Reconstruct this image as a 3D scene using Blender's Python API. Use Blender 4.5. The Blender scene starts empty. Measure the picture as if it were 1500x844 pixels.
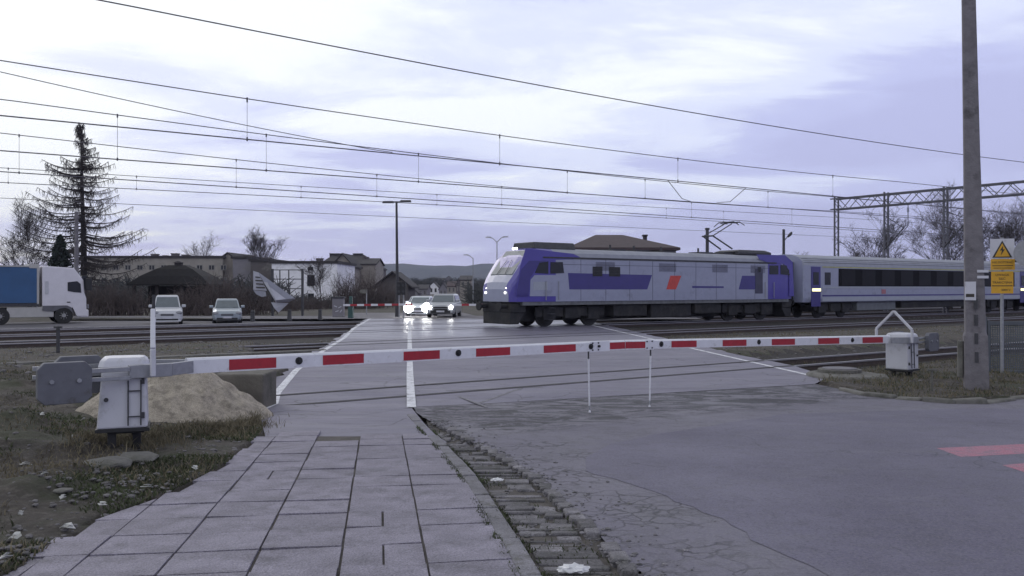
import bpy, bmesh, math, random
import numpy as np
from mathutils import Vector, Matrix, noise
random.seed(7)
SC = bpy.context.scene
COL = SC.collection
R = math.radians

# ------------------------------------------------------------------ camera
EYE = 1.95; F = 1300.0; CX = 750.0; CY = 422.0
cam = bpy.data.cameras.new('camera'); cam.sensor_width = 36; cam.lens = F / 1500 * 36
cam.clip_start = 0.1; cam.clip_end = 9000
camo = bpy.data.objects.new('camera', cam); COL.objects.link(camo)
camo.location = (0, 0, EYE); camo.rotation_euler = (R(90), 0, 0)
SC.camera = camo
# ------------------------------------------------------------------ view, sun, sky
SC.view_settings.view_transform = 'Standard'; SC.view_settings.look = 'None'
SC.view_settings.gamma = 1; SC.view_settings.use_curve_mapping = False
SC.view_settings.exposure = 0.18
SC.cycles.volume_bounces = 0
SC.cycles.max_bounces = 6
sun = bpy.data.lights.new('sun', 'SUN'); sun.energy = 0.5; sun.angle = R(25); sun.color = (1.0, 0.96, 0.98)
suno = bpy.data.objects.new('sun', sun); COL.objects.link(suno)
SEL = R(28); SAZ = R(-35)      # azimuth measured from +Y towards +X
sd = Vector((math.sin(SAZ) * math.cos(SEL), math.cos(SAZ) * math.cos(SEL), math.sin(SEL)))
suno.rotation_euler = sd.to_track_quat('Z', 'Y').to_euler(); suno.location = (0, 0, 60)
W = bpy.data.worlds.new('World'); SC.world = W; W.use_nodes = True
nt = W.node_tree; N = nt.nodes; L = nt.links; N.clear()
def nd(t, **k):
    n = N.new(t)
    for a, b in k.items(): setattr(n, a, b)
    return n
def mth(op, a, b=None, c=None, clamp=False):
    n = N.new('ShaderNodeMath'); n.operation = op; n.use_clamp = clamp
    for i, v in enumerate((a, b, c)):
        if v is None: continue
        if isinstance(v, (int, float)): n.inputs[i].default_value = v
        else: L.new(v, n.inputs[i])
    return n.outputs[0]
out = nd('ShaderNodeOutputWorld'); bg = nd('ShaderNodeBackground'); bg.inputs[1].default_value = 0.1
sky = nd('ShaderNodeTexSky'); sky.sky_type = 'NISHITA'; sky.sun_disc = False
sky.sun_elevation = SEL; sky.sun_rotation = SAZ
tc = nd('ShaderNodeTexCoord'); sep = nd('ShaderNodeSeparateXYZ'); L.new(tc.outputs['Generated'], sep.inputs[0])
X, Y, Z = sep.outputs
zz = mth('MAXIMUM', Z, 0.0)
den = mth('ADD', zz, 0.09)
comb = nd('ShaderNodeCombineXYZ'); L.new(mth('DIVIDE', X, den), comb.inputs[0]); L.new(mth('DIVIDE', Y, den), comb.inputs[1])
def noi(sc, det, rough, dist=0.0, vec=None, offs=(0, 0, 0), s3=(1, 1, 1)):
    mp = nd('ShaderNodeMapping'); mp.inputs['Location'].default_value = offs; mp.inputs['Scale'].default_value = s3
    L.new(vec or comb.outputs[0], mp.inputs[0])
    n = nd('ShaderNodeTexNoise'); n.inputs['Scale'].default_value = sc; n.inputs['Detail'].default_value = det
    n.inputs['Roughness'].default_value = rough; n.inputs['Distortion'].default_value = dist
    L.new(mp.outputs[0], n.inputs['Vector']); return n.outputs[0]
n1 = noi(0.38, 5, 0.5, 0.4, offs=(3.1, 1.7, 0), s3=(1, 1.3, 1))
n2 = noi(1.0, 7, 0.6, 0.5, offs=(7.3, 2.2, 0), s3=(0.8, 1.2, 1))
# brightness rises with elevation, more so to the left of the road
el = mth('MULTIPLY', Z, 3.0)
az = mth('MULTIPLY', X, -1.05)
b = mth('ADD', mth('ADD', el, az), mth('MULTIPLY', mth('SUBTRACT', n1, 0.5), 2.3))
b = mth('ADD', b, mth('MULTIPLY', mth('SUBTRACT', n2, 0.5), 2.0))
b = mth('ADD', b, 0.07)
ramp = nd('ShaderNodeValToRGB'); L.new(b, ramp.inputs[0])
e = ramp.color_ramp.elements
e[0].position = 0.0; e[0].color = (0.49, 0.51, 0.79, 1)
e[1].position = 1.0; e[1].color = (.96, 1.0, 1.03, 1)
m = ramp.color_ramp.elements.new(0.30); m.color = (0.54, 0.57, 0.86, 1)
m = ramp.color_ramp.elements.new(0.62); m.color = (0.74, 0.79, .99, 1)
ramp.color_ramp.interpolation = 'EASE'
zen = mth('SUBTRACT', 10.3, mth('MULTIPLY', mth('SMOOTH_MAX', mth('SUBTRACT', Z, 0.36), 0.0, 0.1), 9.0))
cl = nd('ShaderNodeVectorMath', operation='SCALE'); L.new(ramp.outputs[0], cl.inputs[0]); L.new(zen, cl.inputs['Scale'])
mix = nd('ShaderNodeMix', data_type='RGBA'); mix.inputs[0].default_value = 0.93
L.new(sky.outputs[0], mix.inputs[6]); L.new(cl.outputs[0], mix.inputs[7])
L.new(mix.outputs[2], bg.inputs[0]); L.new(bg.outputs[0], out.inputs[0])

# ------------------------------------------------------------------ coordinates
ANG = math.atan2(1850, 1300)                       # tracks run this far right of straight ahead
DX, DY = math.sin(ANG), math.cos(ANG)
TROT = math.pi / 2 - ANG                            # rotz that turns local x onto the track direction
def fr(v, t, z=0.0): return Vector((-DY * v + DX * t, DX * v + DY * t, z))
def vt(x, y): return (-DY * x + DX * y, DX * x + DY * y)
def PX(px, py, Y): return Vector(((px - CX) / F * Y, Y, EYE - (py - CY) / F * Y))
def zslope(Y): return max(0.0, 0.495 - 0.0331 * Y)
def GP(px, py, z=None):
    """the ground point seen at a pixel"""
    if z is None:
        Y = 1.455 / ((py - CY) / F - 0.0331)
        if not (0 < Y < 14.95): Y = EYE * F / (py - CY)
        z = zslope(Y)
    else: Y = (EYE - z) * F / (py - CY)
    return Vector(((px - CX) / F * Y, Y, z))
def TV(px, v):
    a = (px - CX) / F
    return v * (DY + a * DX) / (DX - a * DY)
def OV(px, py, v):
    t = TV(px, v); p = fr(v, t); p.z = EYE - (py - CY) / F * p.y; return p, t

# ------------------------------------------------------------------ materials
def mat(name, col, rough=0.7, metal=0.0, var=0.15, scale=3.0, bump=0.0, bscale=40.0, dirt=None, dirtamt=0.5, dirtscale=1.5,
        emit=None, estr=0.0, coat=0.0, spec=0.5, speck=0.0, island=0.0):
    m = bpy.data.materials.new(name); m.use_nodes = True
    t = m.node_tree; n = t.nodes; l = t.links; p = n['Principled BSDF']
    p.inputs['Roughness'].default_value = rough; p.inputs['Metallic'].default_value = metal
    p.inputs['Specular IOR Level'].default_value = spec; p.inputs['Coat Weight'].default_value = coat
    c = tuple(col) + (1,)
    tc = n.new('ShaderNodeTexCoord')
    nz = n.new('ShaderNodeTexNoise'); nz.inputs['Scale'].default_value = scale; nz.inputs['Detail'].default_value = 6
    nz.inputs['Roughness'].default_value = 0.62
    l.new(tc.outputs['Object'], nz.inputs['Vector'])
    mr = n.new('ShaderNodeMapRange'); mr.inputs[1].default_value = 0.3; mr.inputs[2].default_value = 0.7
    mr.inputs[3].default_value = 1 - var; mr.inputs[4].default_value = 1 + var
    l.new(nz.outputs[0], mr.inputs[0])
    vm = n.new('ShaderNodeVectorMath'); vm.operation = 'SCALE'; vm.inputs[0].default_value = col
    l.new(mr.outputs[0], vm.inputs['Scale']); o = vm.outputs[0]
    if dirt:
        n2 = n.new('ShaderNodeTexNoise'); n2.inputs['Scale'].default_value = dirtscale; n2.inputs['Detail'].default_value = 9
        n2.inputs['Roughness'].default_value = 0.7; l.new(tc.outputs['Object'], n2.inputs['Vector'])
        m2 = n.new('ShaderNodeMapRange'); m2.inputs[1].default_value = 0.62 - 0.25 * dirtamt; m2.inputs[2].default_value = 0.74 - 0.12 * dirtamt
        l.new(n2.outputs[0], m2.inputs[0])
        mx = n.new('ShaderNodeMix'); mx.data_type = 'RGBA'; l.new(m2.outputs[0], mx.inputs[0])
        l.new(o, mx.inputs[6]); mx.inputs[7].default_value = tuple(dirt) + (1,); o = mx.outputs[2]
    if speck:
        n4 = n.new('ShaderNodeTexNoise'); n4.inputs['Scale'].default_value = 90; n4.inputs['Detail'].default_value = 4; n4.inputs['Roughness'].default_value = .8
        l.new(tc.outputs['Object'], n4.inputs['Vector'])
        m4 = n.new('ShaderNodeMapRange'); m4.inputs[1].default_value = .35; m4.inputs[2].default_value = .65; m4.inputs[3].default_value = 1 - speck; m4.inputs[4].default_value = 1 + speck
        l.new(n4.outputs[0], m4.inputs[0])
        v4 = n.new('ShaderNodeVectorMath'); v4.operation = 'SCALE'; l.new(o, v4.inputs[0]); l.new(m4.outputs[0], v4.inputs['Scale']); o = v4.outputs[0]
    if island:
        g5 = n.new('ShaderNodeNewGeometry'); m5 = n.new('ShaderNodeMapRange'); m5.inputs[3].default_value = 1 - island; m5.inputs[4].default_value = 1 + island * .8
        l.new(g5.outputs['Random Per Island'], m5.inputs[0]); v5 = n.new('ShaderNodeVectorMath'); v5.operation = 'SCALE'; l.new(o, v5.inputs[0]); l.new(m5.outputs[0], v5.inputs['Scale']); o = v5.outputs[0]
    l.new(o, p.inputs['Base Color'])
    if bump:
        n3 = n.new('ShaderNodeTexNoise'); n3.inputs['Scale'].default_value = bscale; n3.inputs['Detail'].default_value = 5
        l.new(tc.outputs['Object'], n3.inputs['Vector'])
        b = n.new('ShaderNodeBump'); b.inputs['Strength'].default_value = bump; b.inputs['Distance'].default_value = 0.02
        l.new(n3.outputs[0], b.inputs['Height']); l.new(b.outputs[0], p.inputs['Normal'])
    if emit:
        p.inputs['Emission Color'].default_value = tuple(emit) + (1,); p.inputs['Emission Strength'].default_value = estr
    return m
M = {}
M['white'] = mat('white_paint', (.50, .50, .57), .45, var=.05, dirt=(.33, .33, .36), dirtamt=.25, dirtscale=4)
M['boomwhite'] = mat('boom_white', (.62, .62, .69), .4, var=.06, scale=8, dirt=(.4, .4, .42), dirtamt=.2, dirtscale=9)
M['boomred'] = mat('boom_red', (.33, .016, .03), .4, var=.12, scale=12, dirt=(.2, .02, .03), dirtamt=.2, dirtscale=14)
M['galv'] = mat('galvanised_steel', (.28, .285, .32), .5, .35, var=.15, scale=14)
M['cweight'] = mat('counterweight_grey', (.115, .118, .145), .7, .0, var=.14, scale=5, dirt=(.075, .072, .08), dirtamt=.3, dirtscale=6)
M['black'] = mat('black_paint', (.014, .014, .018), .6, var=.2)
M['rubber'] = mat('rubber', (.02, .02, .022), .85, var=.2)
M['dsteel'] = mat('dark_steel', (.045, .045, .055), .6, .2, var=.3, scale=9)
M['glass'] = mat('dark_glass', (.016, .018, .024), .12, var=.1, spec=.3)
M['wglass'] = mat('windscreen', (.10, .12, .14), .12, var=.1, coat=.5)
M['concrete'] = mat('pole_concrete', (.155, .145, .165), .9, var=.22, scale=5, bump=.5, bscale=30, dirt=(.075, .07, .078), dirtamt=.35, dirtscale=3)
M['conc2'] = mat('weathered_concrete', (.14, .135, .13), .93, var=.3, scale=3, bump=.6, bscale=25, dirt=(.06, .06, .05), dirtamt=.5, dirtscale=2)
M['kerb'] = mat('kerb_stone', (.17, .165, .19), .9, var=.3, scale=4, bump=.6, bscale=35, dirt=(.07, .07, .06), dirtamt=.35, dirtscale=5, speck=.4, island=.15)
M['slab'] = mat('pavement_slab', (.205, .190, .245), .72, var=.26, scale=3.2, bump=.9, bscale=50, dirt=(.118, .11, .14), dirtamt=.42, dirtscale=3.1, speck=.4, island=.10)
M['sett'] = mat('sett_stone', (.135, .128, .145), .85, var=.5, scale=5, bump=.6, bscale=30, dirt=(.055, .055, .05), dirtamt=.5, dirtscale=4, speck=.45, island=.4)
M['steelrail'] = mat('rail_steel', (.30, .29, .31), .35, .6, var=.1)
M['rust'] = mat('rusty_rail', (.06, .045, .042), .8, .1, var=.3, scale=8)
M['sleeper'] = mat('sleeper', (.10, .09, .09), .9, var=.3, bump=.5)
M['paint'] = mat('road_paint', (.62, .62, .68), .7, var=.12, scale=9, dirt=(.2, .2, .23), dirtamt=.55, dirtscale=6, speck=.3)
M['soil'] = mat('gutter_soil', (.068, .060, .058), .95, var=.4, scale=9, speck=.4)
M['groove'] = mat('rail_groove', (.030, .028, .034), .9, var=.3)
M['pink'] = mat('faded_pink_paint', (.34, .14, .20), .75, var=.2, scale=6, dirt=(.15, .12, .16), dirtamt=.65, dirtscale=6, speck=.5)
M['sand'] = mat('sand', (.30, .265, .225), .95, var=.25, scale=4, bump=1.0, bscale=14, dirt=(.15, .13, .11), dirtamt=.6, dirtscale=7, speck=.45)
M['bark'] = mat('bark', (.035, .03, .032), .95, var=.3, scale=5)
M['twig'] = mat('twigs', (.05, .042, .045), .95, var=.3, scale=3)
M['twig2'] = mat('bush_twigs', (.085, .068, .068), .95, var=.35, scale=1)
M['needle'] = mat('needles', (.022, .032, .028), .9, var=.4, scale=2)
M['lattice'] = mat('lattice_steel', (.10, .10, .125), .65, .1, var=.2)
M['wire'] = mat('wire', (.075, .07, .095), .6, .2)
M['yellow'] = mat('sign_yellow', (.60, .32, .02), .5, var=.08, scale=12)
M['ink'] = mat('ink', (.03, .025, .02), .6)
M['lamp'] = mat('headlamp_glow', (1, 1, 1), .3, emit=(1, 1, .97), estr=28.0)
M['lamp2'] = mat('train_lamp', (1, 1, 1), .3, emit=(1, 1, .93), estr=2.2)
M['yellamp'] = mat('side_lamp_yellow', (1, .9, .5), .3, emit=(1, .93, .45), estr=1.5)

def groundmat(name, kind):
    m = bpy.data.materials.new(name); m.use_nodes = True
    t = m.node_tree; n = t.nodes; l = t.links; p = n['Principled BSDF']
    geo = n.new('ShaderNodeNewGeometry')
    def nz(s, d=6, r=.6, dist=0, off=(0, 0, 0), sc=(1, 1, 1)):
        mp = n.new('ShaderNodeMapping'); mp.inputs['Location'].default_value = off; mp.inputs['Scale'].default_value = sc
        l.new(geo.outputs['Position'], mp.inputs[0])
        x = n.new('ShaderNodeTexNoise'); x.inputs['Scale'].default_value = s; x.inputs['Detail'].default_value = d
        x.inputs['Roughness'].default_value = r; x.inputs['Distortion'].default_value = dist
        l.new(mp.outputs[0], x.inputs['Vector']); return x.outputs[0]
    def rng(v, a, b, c=0, d=1):
        x = n.new('ShaderNodeMapRange'); x.inputs[1].default_value = a; x.inputs[2].default_value = b
        x.inputs[3].default_value = c; x.inputs[4].default_value = d; l.new(v, x.inputs[0]); return x.outputs[0]
    def mixc(f, a, b):
        x = n.new('ShaderNodeMix'); x.data_type = 'RGBA'; l.new(f, x.inputs[0])
        for i, v in ((6, a), (7, b)):
            if isinstance(v, tuple): x.inputs[i].default_value = v + (1,)
            else: l.new(v, x.inputs[i])
        return x.outputs[2]
    def mm(op, a, b):
        x = n.new('ShaderNodeMath'); x.operation = op
        for i, v in enumerate((a, b)):
            if isinstance(v, (int, float)): x.inputs[i].default_value = v
            else: l.new(v, x.inputs[i])
        return x.outputs[0]
    def cracks(scale, width, warp, thr, moff):
        w = n.new('ShaderNodeTexNoise'); w.inputs['Scale'].default_value = 1.6; w.inputs['Detail'].default_value = 5
        l.new(geo.outputs['Position'], w.inputs['Vector'])
        a = n.new('ShaderNodeVectorMath'); a.operation = 'SCALE'; a.inputs['Scale'].default_value = warp; l.new(w.outputs[1], a.inputs[0])
        s = n.new('ShaderNodeVectorMath'); s.operation = 'ADD'; l.new(a.outputs[0], s.inputs[0]); l.new(geo.outputs['Position'], s.inputs[1])
        v = n.new('ShaderNodeTexVoronoi'); v.feature = 'DISTANCE_TO_EDGE'; v.inputs['Scale'].default_value = scale
        l.new(s.outputs[0], v.inputs['Vector'])
        c = rng(v.outputs['Distance'], 0, width, 1, 0)
        k = rng(nz(.35, 3, .5, off=moff), thr, thr + .06)
        return mm('MULTIPLY', c, k)
    bump = None; rough = None
    if kind == 'asphalt_new':
        c = mixc(rng(nz(.4, 7, .65), .40, .60), (.126, .116, .178), (.094, .086, .138))
        c = mixc(rng(nz(4, 9, .8, off=(6, 3, 0)), .48, .66, 0, .55), c, (.060, .057, .078))
        c = mixc(rng(nz(1.1, 8, .75, off=(1, 6, 0), sc=(.6, 1.5, 1)), .54, .64, 0, .5), c, (.145, .138, .175))
        c = mixc(rng(nz(55, 4, .85), .47, .62, 0, .55), c, (.20, .19, .22))
        c = mixc(rng(nz(40, 4, .85, off=(3, 8, 0)), .52, .64, 0, .65), c, (.038, .037, .048))
        k = mm('MULTIPLY', cracks(.6, .007, .9, .52, (4, 4, 0)), .7); c = mixc(k, c, (.04, .04, .05))
        bump = (mm('SUBTRACT', mm('MULTIPLY', nz(60, 4), .35), k), .5, .012); rough = rng(nz(.5, 4), .3, .7, .6, .78)
    elif kind == 'asphalt':
        c = mixc(rng(nz(.28, 4, .6), .35, .65), (.158, .148, .196), (.118, .110, .158))
        c = mixc(rng(nz(1.3, 7, .7, off=(5, 3, 0)), .5, .72), c, (.128, .124, .152))
        c = mixc(rng(nz(4.5, 9, .8, off=(6, 3, 0)), .48, .62, 0, .6), c, (.060, .058, .072))
        c = mixc(rng(nz(55, 4, .85), .46, .62, 0, .6), c, (.21, .2, .225))
        c = mixc(rng(nz(45, 3, .8, off=(3, 8, 0)), .52, .75, 0, .4), c, (.05, .05, .06))
        k1 = cracks(3.1, .03, .35, .56, (2, 9, 0)); k2 = mm('MULTIPLY', cracks(.42, .006, .8, .50, (7, 1, 0)), .6)
        # crazed, broken patches along the gutter and before the rails
        dist = n.new('ShaderNodeTexVoronoi'); dist.feature = 'DISTANCE_TO_EDGE'; dist.inputs['Scale'].default_value = 5.0
        dw = n.new('ShaderNodeTexNoise'); dw.inputs['Scale'].default_value = 2.5; dw.inputs['Detail'].default_value = 6; l.new(geo.outputs['Position'], dw.inputs['Vector'])
        da = n.new('ShaderNodeVectorMath'); da.operation = 'SCALE'; da.inputs['Scale'].default_value = .55; l.new(dw.outputs[1], da.inputs[0]); db = n.new('ShaderNodeVectorMath'); l.new(da.outputs[0], db.inputs[0]); l.new(geo.outputs['Position'], db.inputs[1]); l.new(db.outputs[0], dist.inputs['Vector'])
        sp = n.new('ShaderNodeSeparateXYZ'); l.new(geo.outputs['Position'], sp.inputs[0])
        ga = mm('ADD', mm('MULTIPLY', mm('ADD', sp.outputs[0], mm('MULTIPLY', sp.outputs[1], .14)), -1.0), 2.9)   # near gutter
        ga = mm('ADD', ga, mm('MULTIPLY', mm('SUBTRACT', nz(.9, 4), .5), 3.5))
        gm = rng(ga, .2, .9)
        k3 = mm('MULTIPLY', rng(dist.outputs['Distance'], 0, .085, 1, 0), gm)
        k3 = mm('MULTIPLY', mm('MULTIPLY', k3, rng(nz(1.2, 4, .6, off=(8, 8, 0)), .44, .56)), rng(sp.outputs[1], 13.2, 14.0, 1, 0))
        # a ragged band of old repairs ahead of the first rail
        bv = mm('ADD', mm('MULTIPLY', sp.outputs[0], -DY), mm('MULTIPLY', sp.outputs[1], DX))
        bv = mm('ADD', bv, mm('MULTIPLY', mm('SUBTRACT', nz(.8, 6, .7), .5), 2.4))
        band = mm('MULTIPLY', rng(bv, 8.9, 9.6), rng(bv, 12.3, 12.8, 1, 0))
        streak = nz(1.7, 10, .8, 1.2, sc=(.6, 1.15, 1), off=(1, 4, 0))
        c = mixc(mm('MULTIPLY', band, rng(streak, .47, .52, 0, .95)), c, (.036, .035, .045))
        c = mixc(mm('MULTIPLY', band, rng(streak, .47, .40, 0, .6)), c, (.175, .17, .195))
        kk = mm('MAXIMUM', mm('MAXIMUM', k1, k2), k3)
        c = mixc(mm('MULTIPLY', kk, .8), c, (.035, .034, .04))
        h = mm('SUBTRACT', mm('MULTIPLY', nz(60, 4), .35), mm('MULTIPLY', kk, 1.0)); bump = (h, .5, .012)
        rough = rng(nz(.5, 4), .3, .7, .62, .82)
    elif kind == 'crossing':
        c = mixc(rng(nz(.5, 5, .6), .35, .65), (.182, .170, .232), (.138, .130, .188))
        c = mixc(rng(nz(2.2, 7, .7, sc=(.4, 1.6, 1), off=(5, 3, 0)), .5, .75), c, (.175, .17, .20))
        c = mixc(rng(nz(2.0, 8, .75, 1.0, sc=(.35, 1.5, 1), off=(1, 5, 0)), .56, .70, 0, .6), c, (.068, .066, .085))
        c = mixc(rng(nz(3.5, 9, .8, off=(6, 3, 0), sc=(.6, 1.3, 1)), .50, .66, 0, .5), c, (.085, .082, .10))
        c = mixc(rng(nz(55, 4, .85), .48, .64, 0, .5), c, (.25, .24, .27))
        k = cracks(.8, .018, .6, .48, (1, 1, 0))
        c = mixc(mm('MULTIPLY', k, .65), c, (.05, .05, .06))
        sp = n.new('ShaderNodeSeparateXYZ'); l.new(geo.outputs['Position'], sp.inputs[0])
        h = mm('SUBTRACT', mm('MULTIPLY', nz(30, 4), .4), k); bump = (h, .35, .012)
        wet = rng(sp.outputs[1], 26, 38, .0, .34)
        rough = mm('SUBTRACT', rng(nz(.7, 5, .7, sc=(.4, 1.4, 1)), .3, .7, .55, .82), wet)
    elif kind == 'ground':
        soil = mixc(rng(nz(.9, 6, .65), .35, .65), (.088, .076, .068), (.046, .040, .038))
        soil = mixc(rng(nz(9, 6, .75), .5, .72), soil, (.15, .135, .125))
        c = mixc(rng(nz(.7, 5, .7, off=(4, 4, 0)), .50, .60, 0, .75), soil, (.048, .055, .032))
        c = mixc(rng(nz(14, 5, .8, off=(2, 7, 0)), .58, .7, 0, .8), c, (.12, .105, .078))
        c = mixc(rng(nz(30, 3, .8, off=(9, 2, 0)), .66, .74), c, (.17, .165, .17))
        sp = n.new('ShaderNodeSeparateXYZ'); l.new(geo.outputs['Position'], sp.inputs[0])
        h = nz(10, 9, .75); bump = (h, 1.0, .06)
    elif kind == 'ballast':
        v = n.new('ShaderNodeTexVoronoi'); v.inputs['Scale'].default_value = 14; l.new(geo.outputs['Position'], v.inputs['Vector'])
        c = mixc(v.outputs['Distance'], (.062, .055, .054), (.016, .015, .016))
        c = mixc(rng(nz(.5, 6, .65), .45, .6), c, (.036, .031, .030))
        c = mixc(rng(nz(5, 6, .8), .6, .7), c, (.095, .086, .08))
        bump = (v.outputs['Distance'], .9, .05)
    elif kind == 'farroad':
        c = mixc(rng(nz(.25, 5, .6), .35, .65), (.17, .16, .18), (.11, .105, .12)); rough = None
    elif kind == 'hill':
        c = mixc(rng(nz(.012, 8, .7), .4, .6), (.030, .045, .050), (.055, .068, .072))
        c = mixc(rng(nz(.004, 4, .6, off=(3, 3, 0)), .5, .6), c, (.04, .055, .05))
        bump = (nz(.06, 6, .7), 1.0, 4.0)
    l.new(c, p.inputs['Base Color']); p.inputs['Roughness'].default_value = .92
    p.inputs['Specular IOR Level'].default_value = .35
    if rough: l.new(rough, p.inputs['Roughness'])
    if bump:
        b = n.new('ShaderNodeBump'); b.inputs['Strength'].default_value = bump[1]; b.inputs['Distance'].default_value = bump[2]
        l.new(bump[0], b.inputs['Height']); l.new(b.outputs[0], p.inputs['Normal'])
    return m
for k in ('asphalt', 'asphalt_new', 'crossing', 'ground', 'ballast', 'farroad', 'hill'): M[k] = groundmat(k, k)

# ------------------------------------------------------------------ object helpers
FRAME = {}
def tag(o, label=None, cat=None, group=None, kind=None):
    if label: o['label'] = label
    if cat: o['category'] = cat
    if group: o['group'] = group
    if kind: o['kind'] = kind
    return o
def thing(name, label, cat, loc=(0, 0, 0), rz=0.0, group=None):
    o = bpy.data.objects.new(name, None); o.empty_display_size = .2; COL.objects.link(o)
    o.location = loc; o.rotation_euler = (0, 0, rz)
    FRAME[o.as_pointer()] = Matrix.Translation(Vector(loc)) @ Matrix.Rotation(rz, 4, 'Z')
    return tag(o, label, cat, group)
def frame(o): return FRAME[o.as_pointer()]
class MB:
    def __init__(s): s.v = []; s.f = []; s.mi = []; s.cm = 0; s.X = None
    def add(s, vs, fs, mi=None):
        b = len(s.v)
        for p in vs:
            p = Vector(p)
            if s.X is not None: p = s.X @ p
            s.v.append(p)
        for f in fs: s.f.append([b + i for i in f]); s.mi.append(s.cm if mi is None else mi)
    def box(s, x0, x1, y0, y1, z0, z1, mi=None):
        s.add([(x0, y0, z0), (x1, y0, z0), (x1, y1, z0), (x0, y1, z0), (x0, y0, z1), (x1, y0, z1), (x1, y1, z1), (x0, y1, z1)],
              [(0, 3, 2, 1), (4, 5, 6, 7), (0, 1, 5, 4), (1, 2, 6, 5), (2, 3, 7, 6), (3, 0, 4, 7)], mi)
    def taper(s, b, t, z0, z1, mi=None):       # b, t = (x0,x1,y0,y1)
        s.add([(b[0], b[2], z0), (b[1], b[2], z0), (b[1], b[3], z0), (b[0], b[3], z0), (t[0], t[2], z1), (t[1], t[2], z1), (t[1], t[3], z1), (t[0], t[3], z1)],
              [(0, 3, 2, 1), (4, 5, 6, 7), (0, 1, 5, 4), (1, 2, 6, 5), (2, 3, 7, 6), (3, 0, 4, 7)], mi)
    def tube(s, p0, p1, r0, r1=None, n=8, mi=None, cap=True):
        p0 = Vector(p0); p1 = Vector(p1); r1 = r0 if r1 is None else r1
        d = p1 - p0
        if d.length < 1e-6: return
        d.normalize(); a = d.orthogonal().normalized(); b = d.cross(a)
        vs = []
        for p, r in ((p0, r0), (p1, r1)):
            for i in range(n):
                an = 2 * math.pi * (i + .5) / n; vs.append(p + (a * math.cos(an) + b * math.sin(an)) * r)
        fs = [(i, (i + 1) % n, n + (i + 1) % n, n + i) for i in range(n)]
        if cap: fs += [tuple(range(n))[::-1], tuple(range(n, 2 * n))]
        s.add(vs, fs, mi)
    def poly(s, pts, r, n=6, mi=None):
        for a, b in zip(pts[:-1], pts[1:]): s.tube(a, b, r, r, n, mi)
    def bar(s, p0, p1, w, h, mi=None):          # rectangular bar, h in z-ish
        p0 = Vector(p0); p1 = Vector(p1); d = (p1 - p0).normalized()
        u = Vector((0, 0, 1)); u = (u - d * u.dot(d))
        if u.length < 1e-3: u = Vector((1, 0, 0)) - d * d.x
        u.normalize(); r = d.cross(u)
        vs = [p + r * a * w / 2 + u * b * h / 2 for p in (p0, p1) for a, b in ((-1, -1), (1, -1), (1, 1), (-1, 1))]
        s.add(vs, [(0, 1, 2, 3)[::-1], (4, 5, 6, 7), (0, 1, 5, 4), (1, 2, 6, 5), (2, 3, 7, 6), (3, 0, 4, 7)], mi)
    def prism(s, pts, off, mi=None):            # planar polygon pts, extruded by vector off
        n = len(pts); off = Vector(off)
        s.add([Vector(p) for p in pts] + [Vector(p) + off for p in pts],
              [tuple(range(n))[::-1], tuple(range(n, 2 * n))] + [(i, (i + 1) % n, n + (i + 1) % n, n + i) for i in range(n)], mi)
    def ring(s, secs, mi=None, caps=True, closed=True):
        n = len(secs[0]); vs = [p for q in secs for p in q]; fs = []
        for k in range(len(secs) - 1):
            for i in range(n if closed else n - 1):
                j = (i + 1) % n; fs.append((k * n + i, k * n + j, (k + 1) * n + j, (k + 1) * n + i))
        if caps and closed: fs += [tuple(range(n))[::-1], tuple(range((len(secs) - 1) * n, len(secs) * n))]
        s.add(vs, fs, mi)
    def build(s, name, mats, parent=None, world=False, smooth=False, bevel=0.0, cat=None, label=None, group=None, kind=None):
        vs = s.v
        if parent is not None and world:
            q = parent
            Mx = frame(q if q.as_pointer() in FRAME else q.parent).inverted(); vs = [Mx @ p for p in vs]
        me = bpy.data.meshes.new(name); me.from_pydata([tuple(p) for p in vs], [], s.f)
        if not isinstance(mats, (list, tuple)): mats = [mats]
        for m_ in mats: me.materials.append(m_)
        if len(mats) > 1: me.polygons.foreach_set('material_index', s.mi)
        bm = bmesh.new(); bm.from_mesh(me); bmesh.ops.recalc_face_normals(bm, faces=bm.faces)
        bm.to_mesh(me); bm.free()
        if smooth: me.polygons.foreach_set('use_smooth', [True] * len(me.polygons))
        me.update()
        o = bpy.data.objects.new(name, me); COL.objects.link(o)
        if parent is not None: o.parent = parent
        if bevel:
            b = o.modifiers.new('bevel', 'BEVEL'); b.width = bevel; b.segments = 2; b.limit_method = 'ANGLE'
        return tag(o, label, cat, group, kind)
def copy_tree(o, parent=None):
    c = o.copy(); COL.objects.link(c)
    if parent is not None: c.parent = parent
    elif o.as_pointer() in FRAME: FRAME[c.as_pointer()] = FRAME[o.as_pointer()]
    for ch in list(o.children): copy_tree(ch, c)
    return c
def text(name, s, size, parent, loc, rot, m, align='CENTER'):
    c = bpy.data.curves.new(name, 'FONT'); c.body = s; c.size = size; c.extrude = .002; c.align_x = align; c.align_y = 'CENTER'
    c.materials.append(m); t_ = bpy.data.objects.new('text', c); COL.objects.link(t_); bpy.context.view_layer.update()
    me = bpy.data.meshes.new_from_object(t_); bpy.data.objects.remove(t_); bpy.data.curves.remove(c); me.name = name
    if not me.materials: me.materials.append(m)
    o = bpy.data.objects.new(name, me); COL.objects.link(o); o.parent = parent; o.location = loc; o.rotation_euler = rot
    return o

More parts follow.
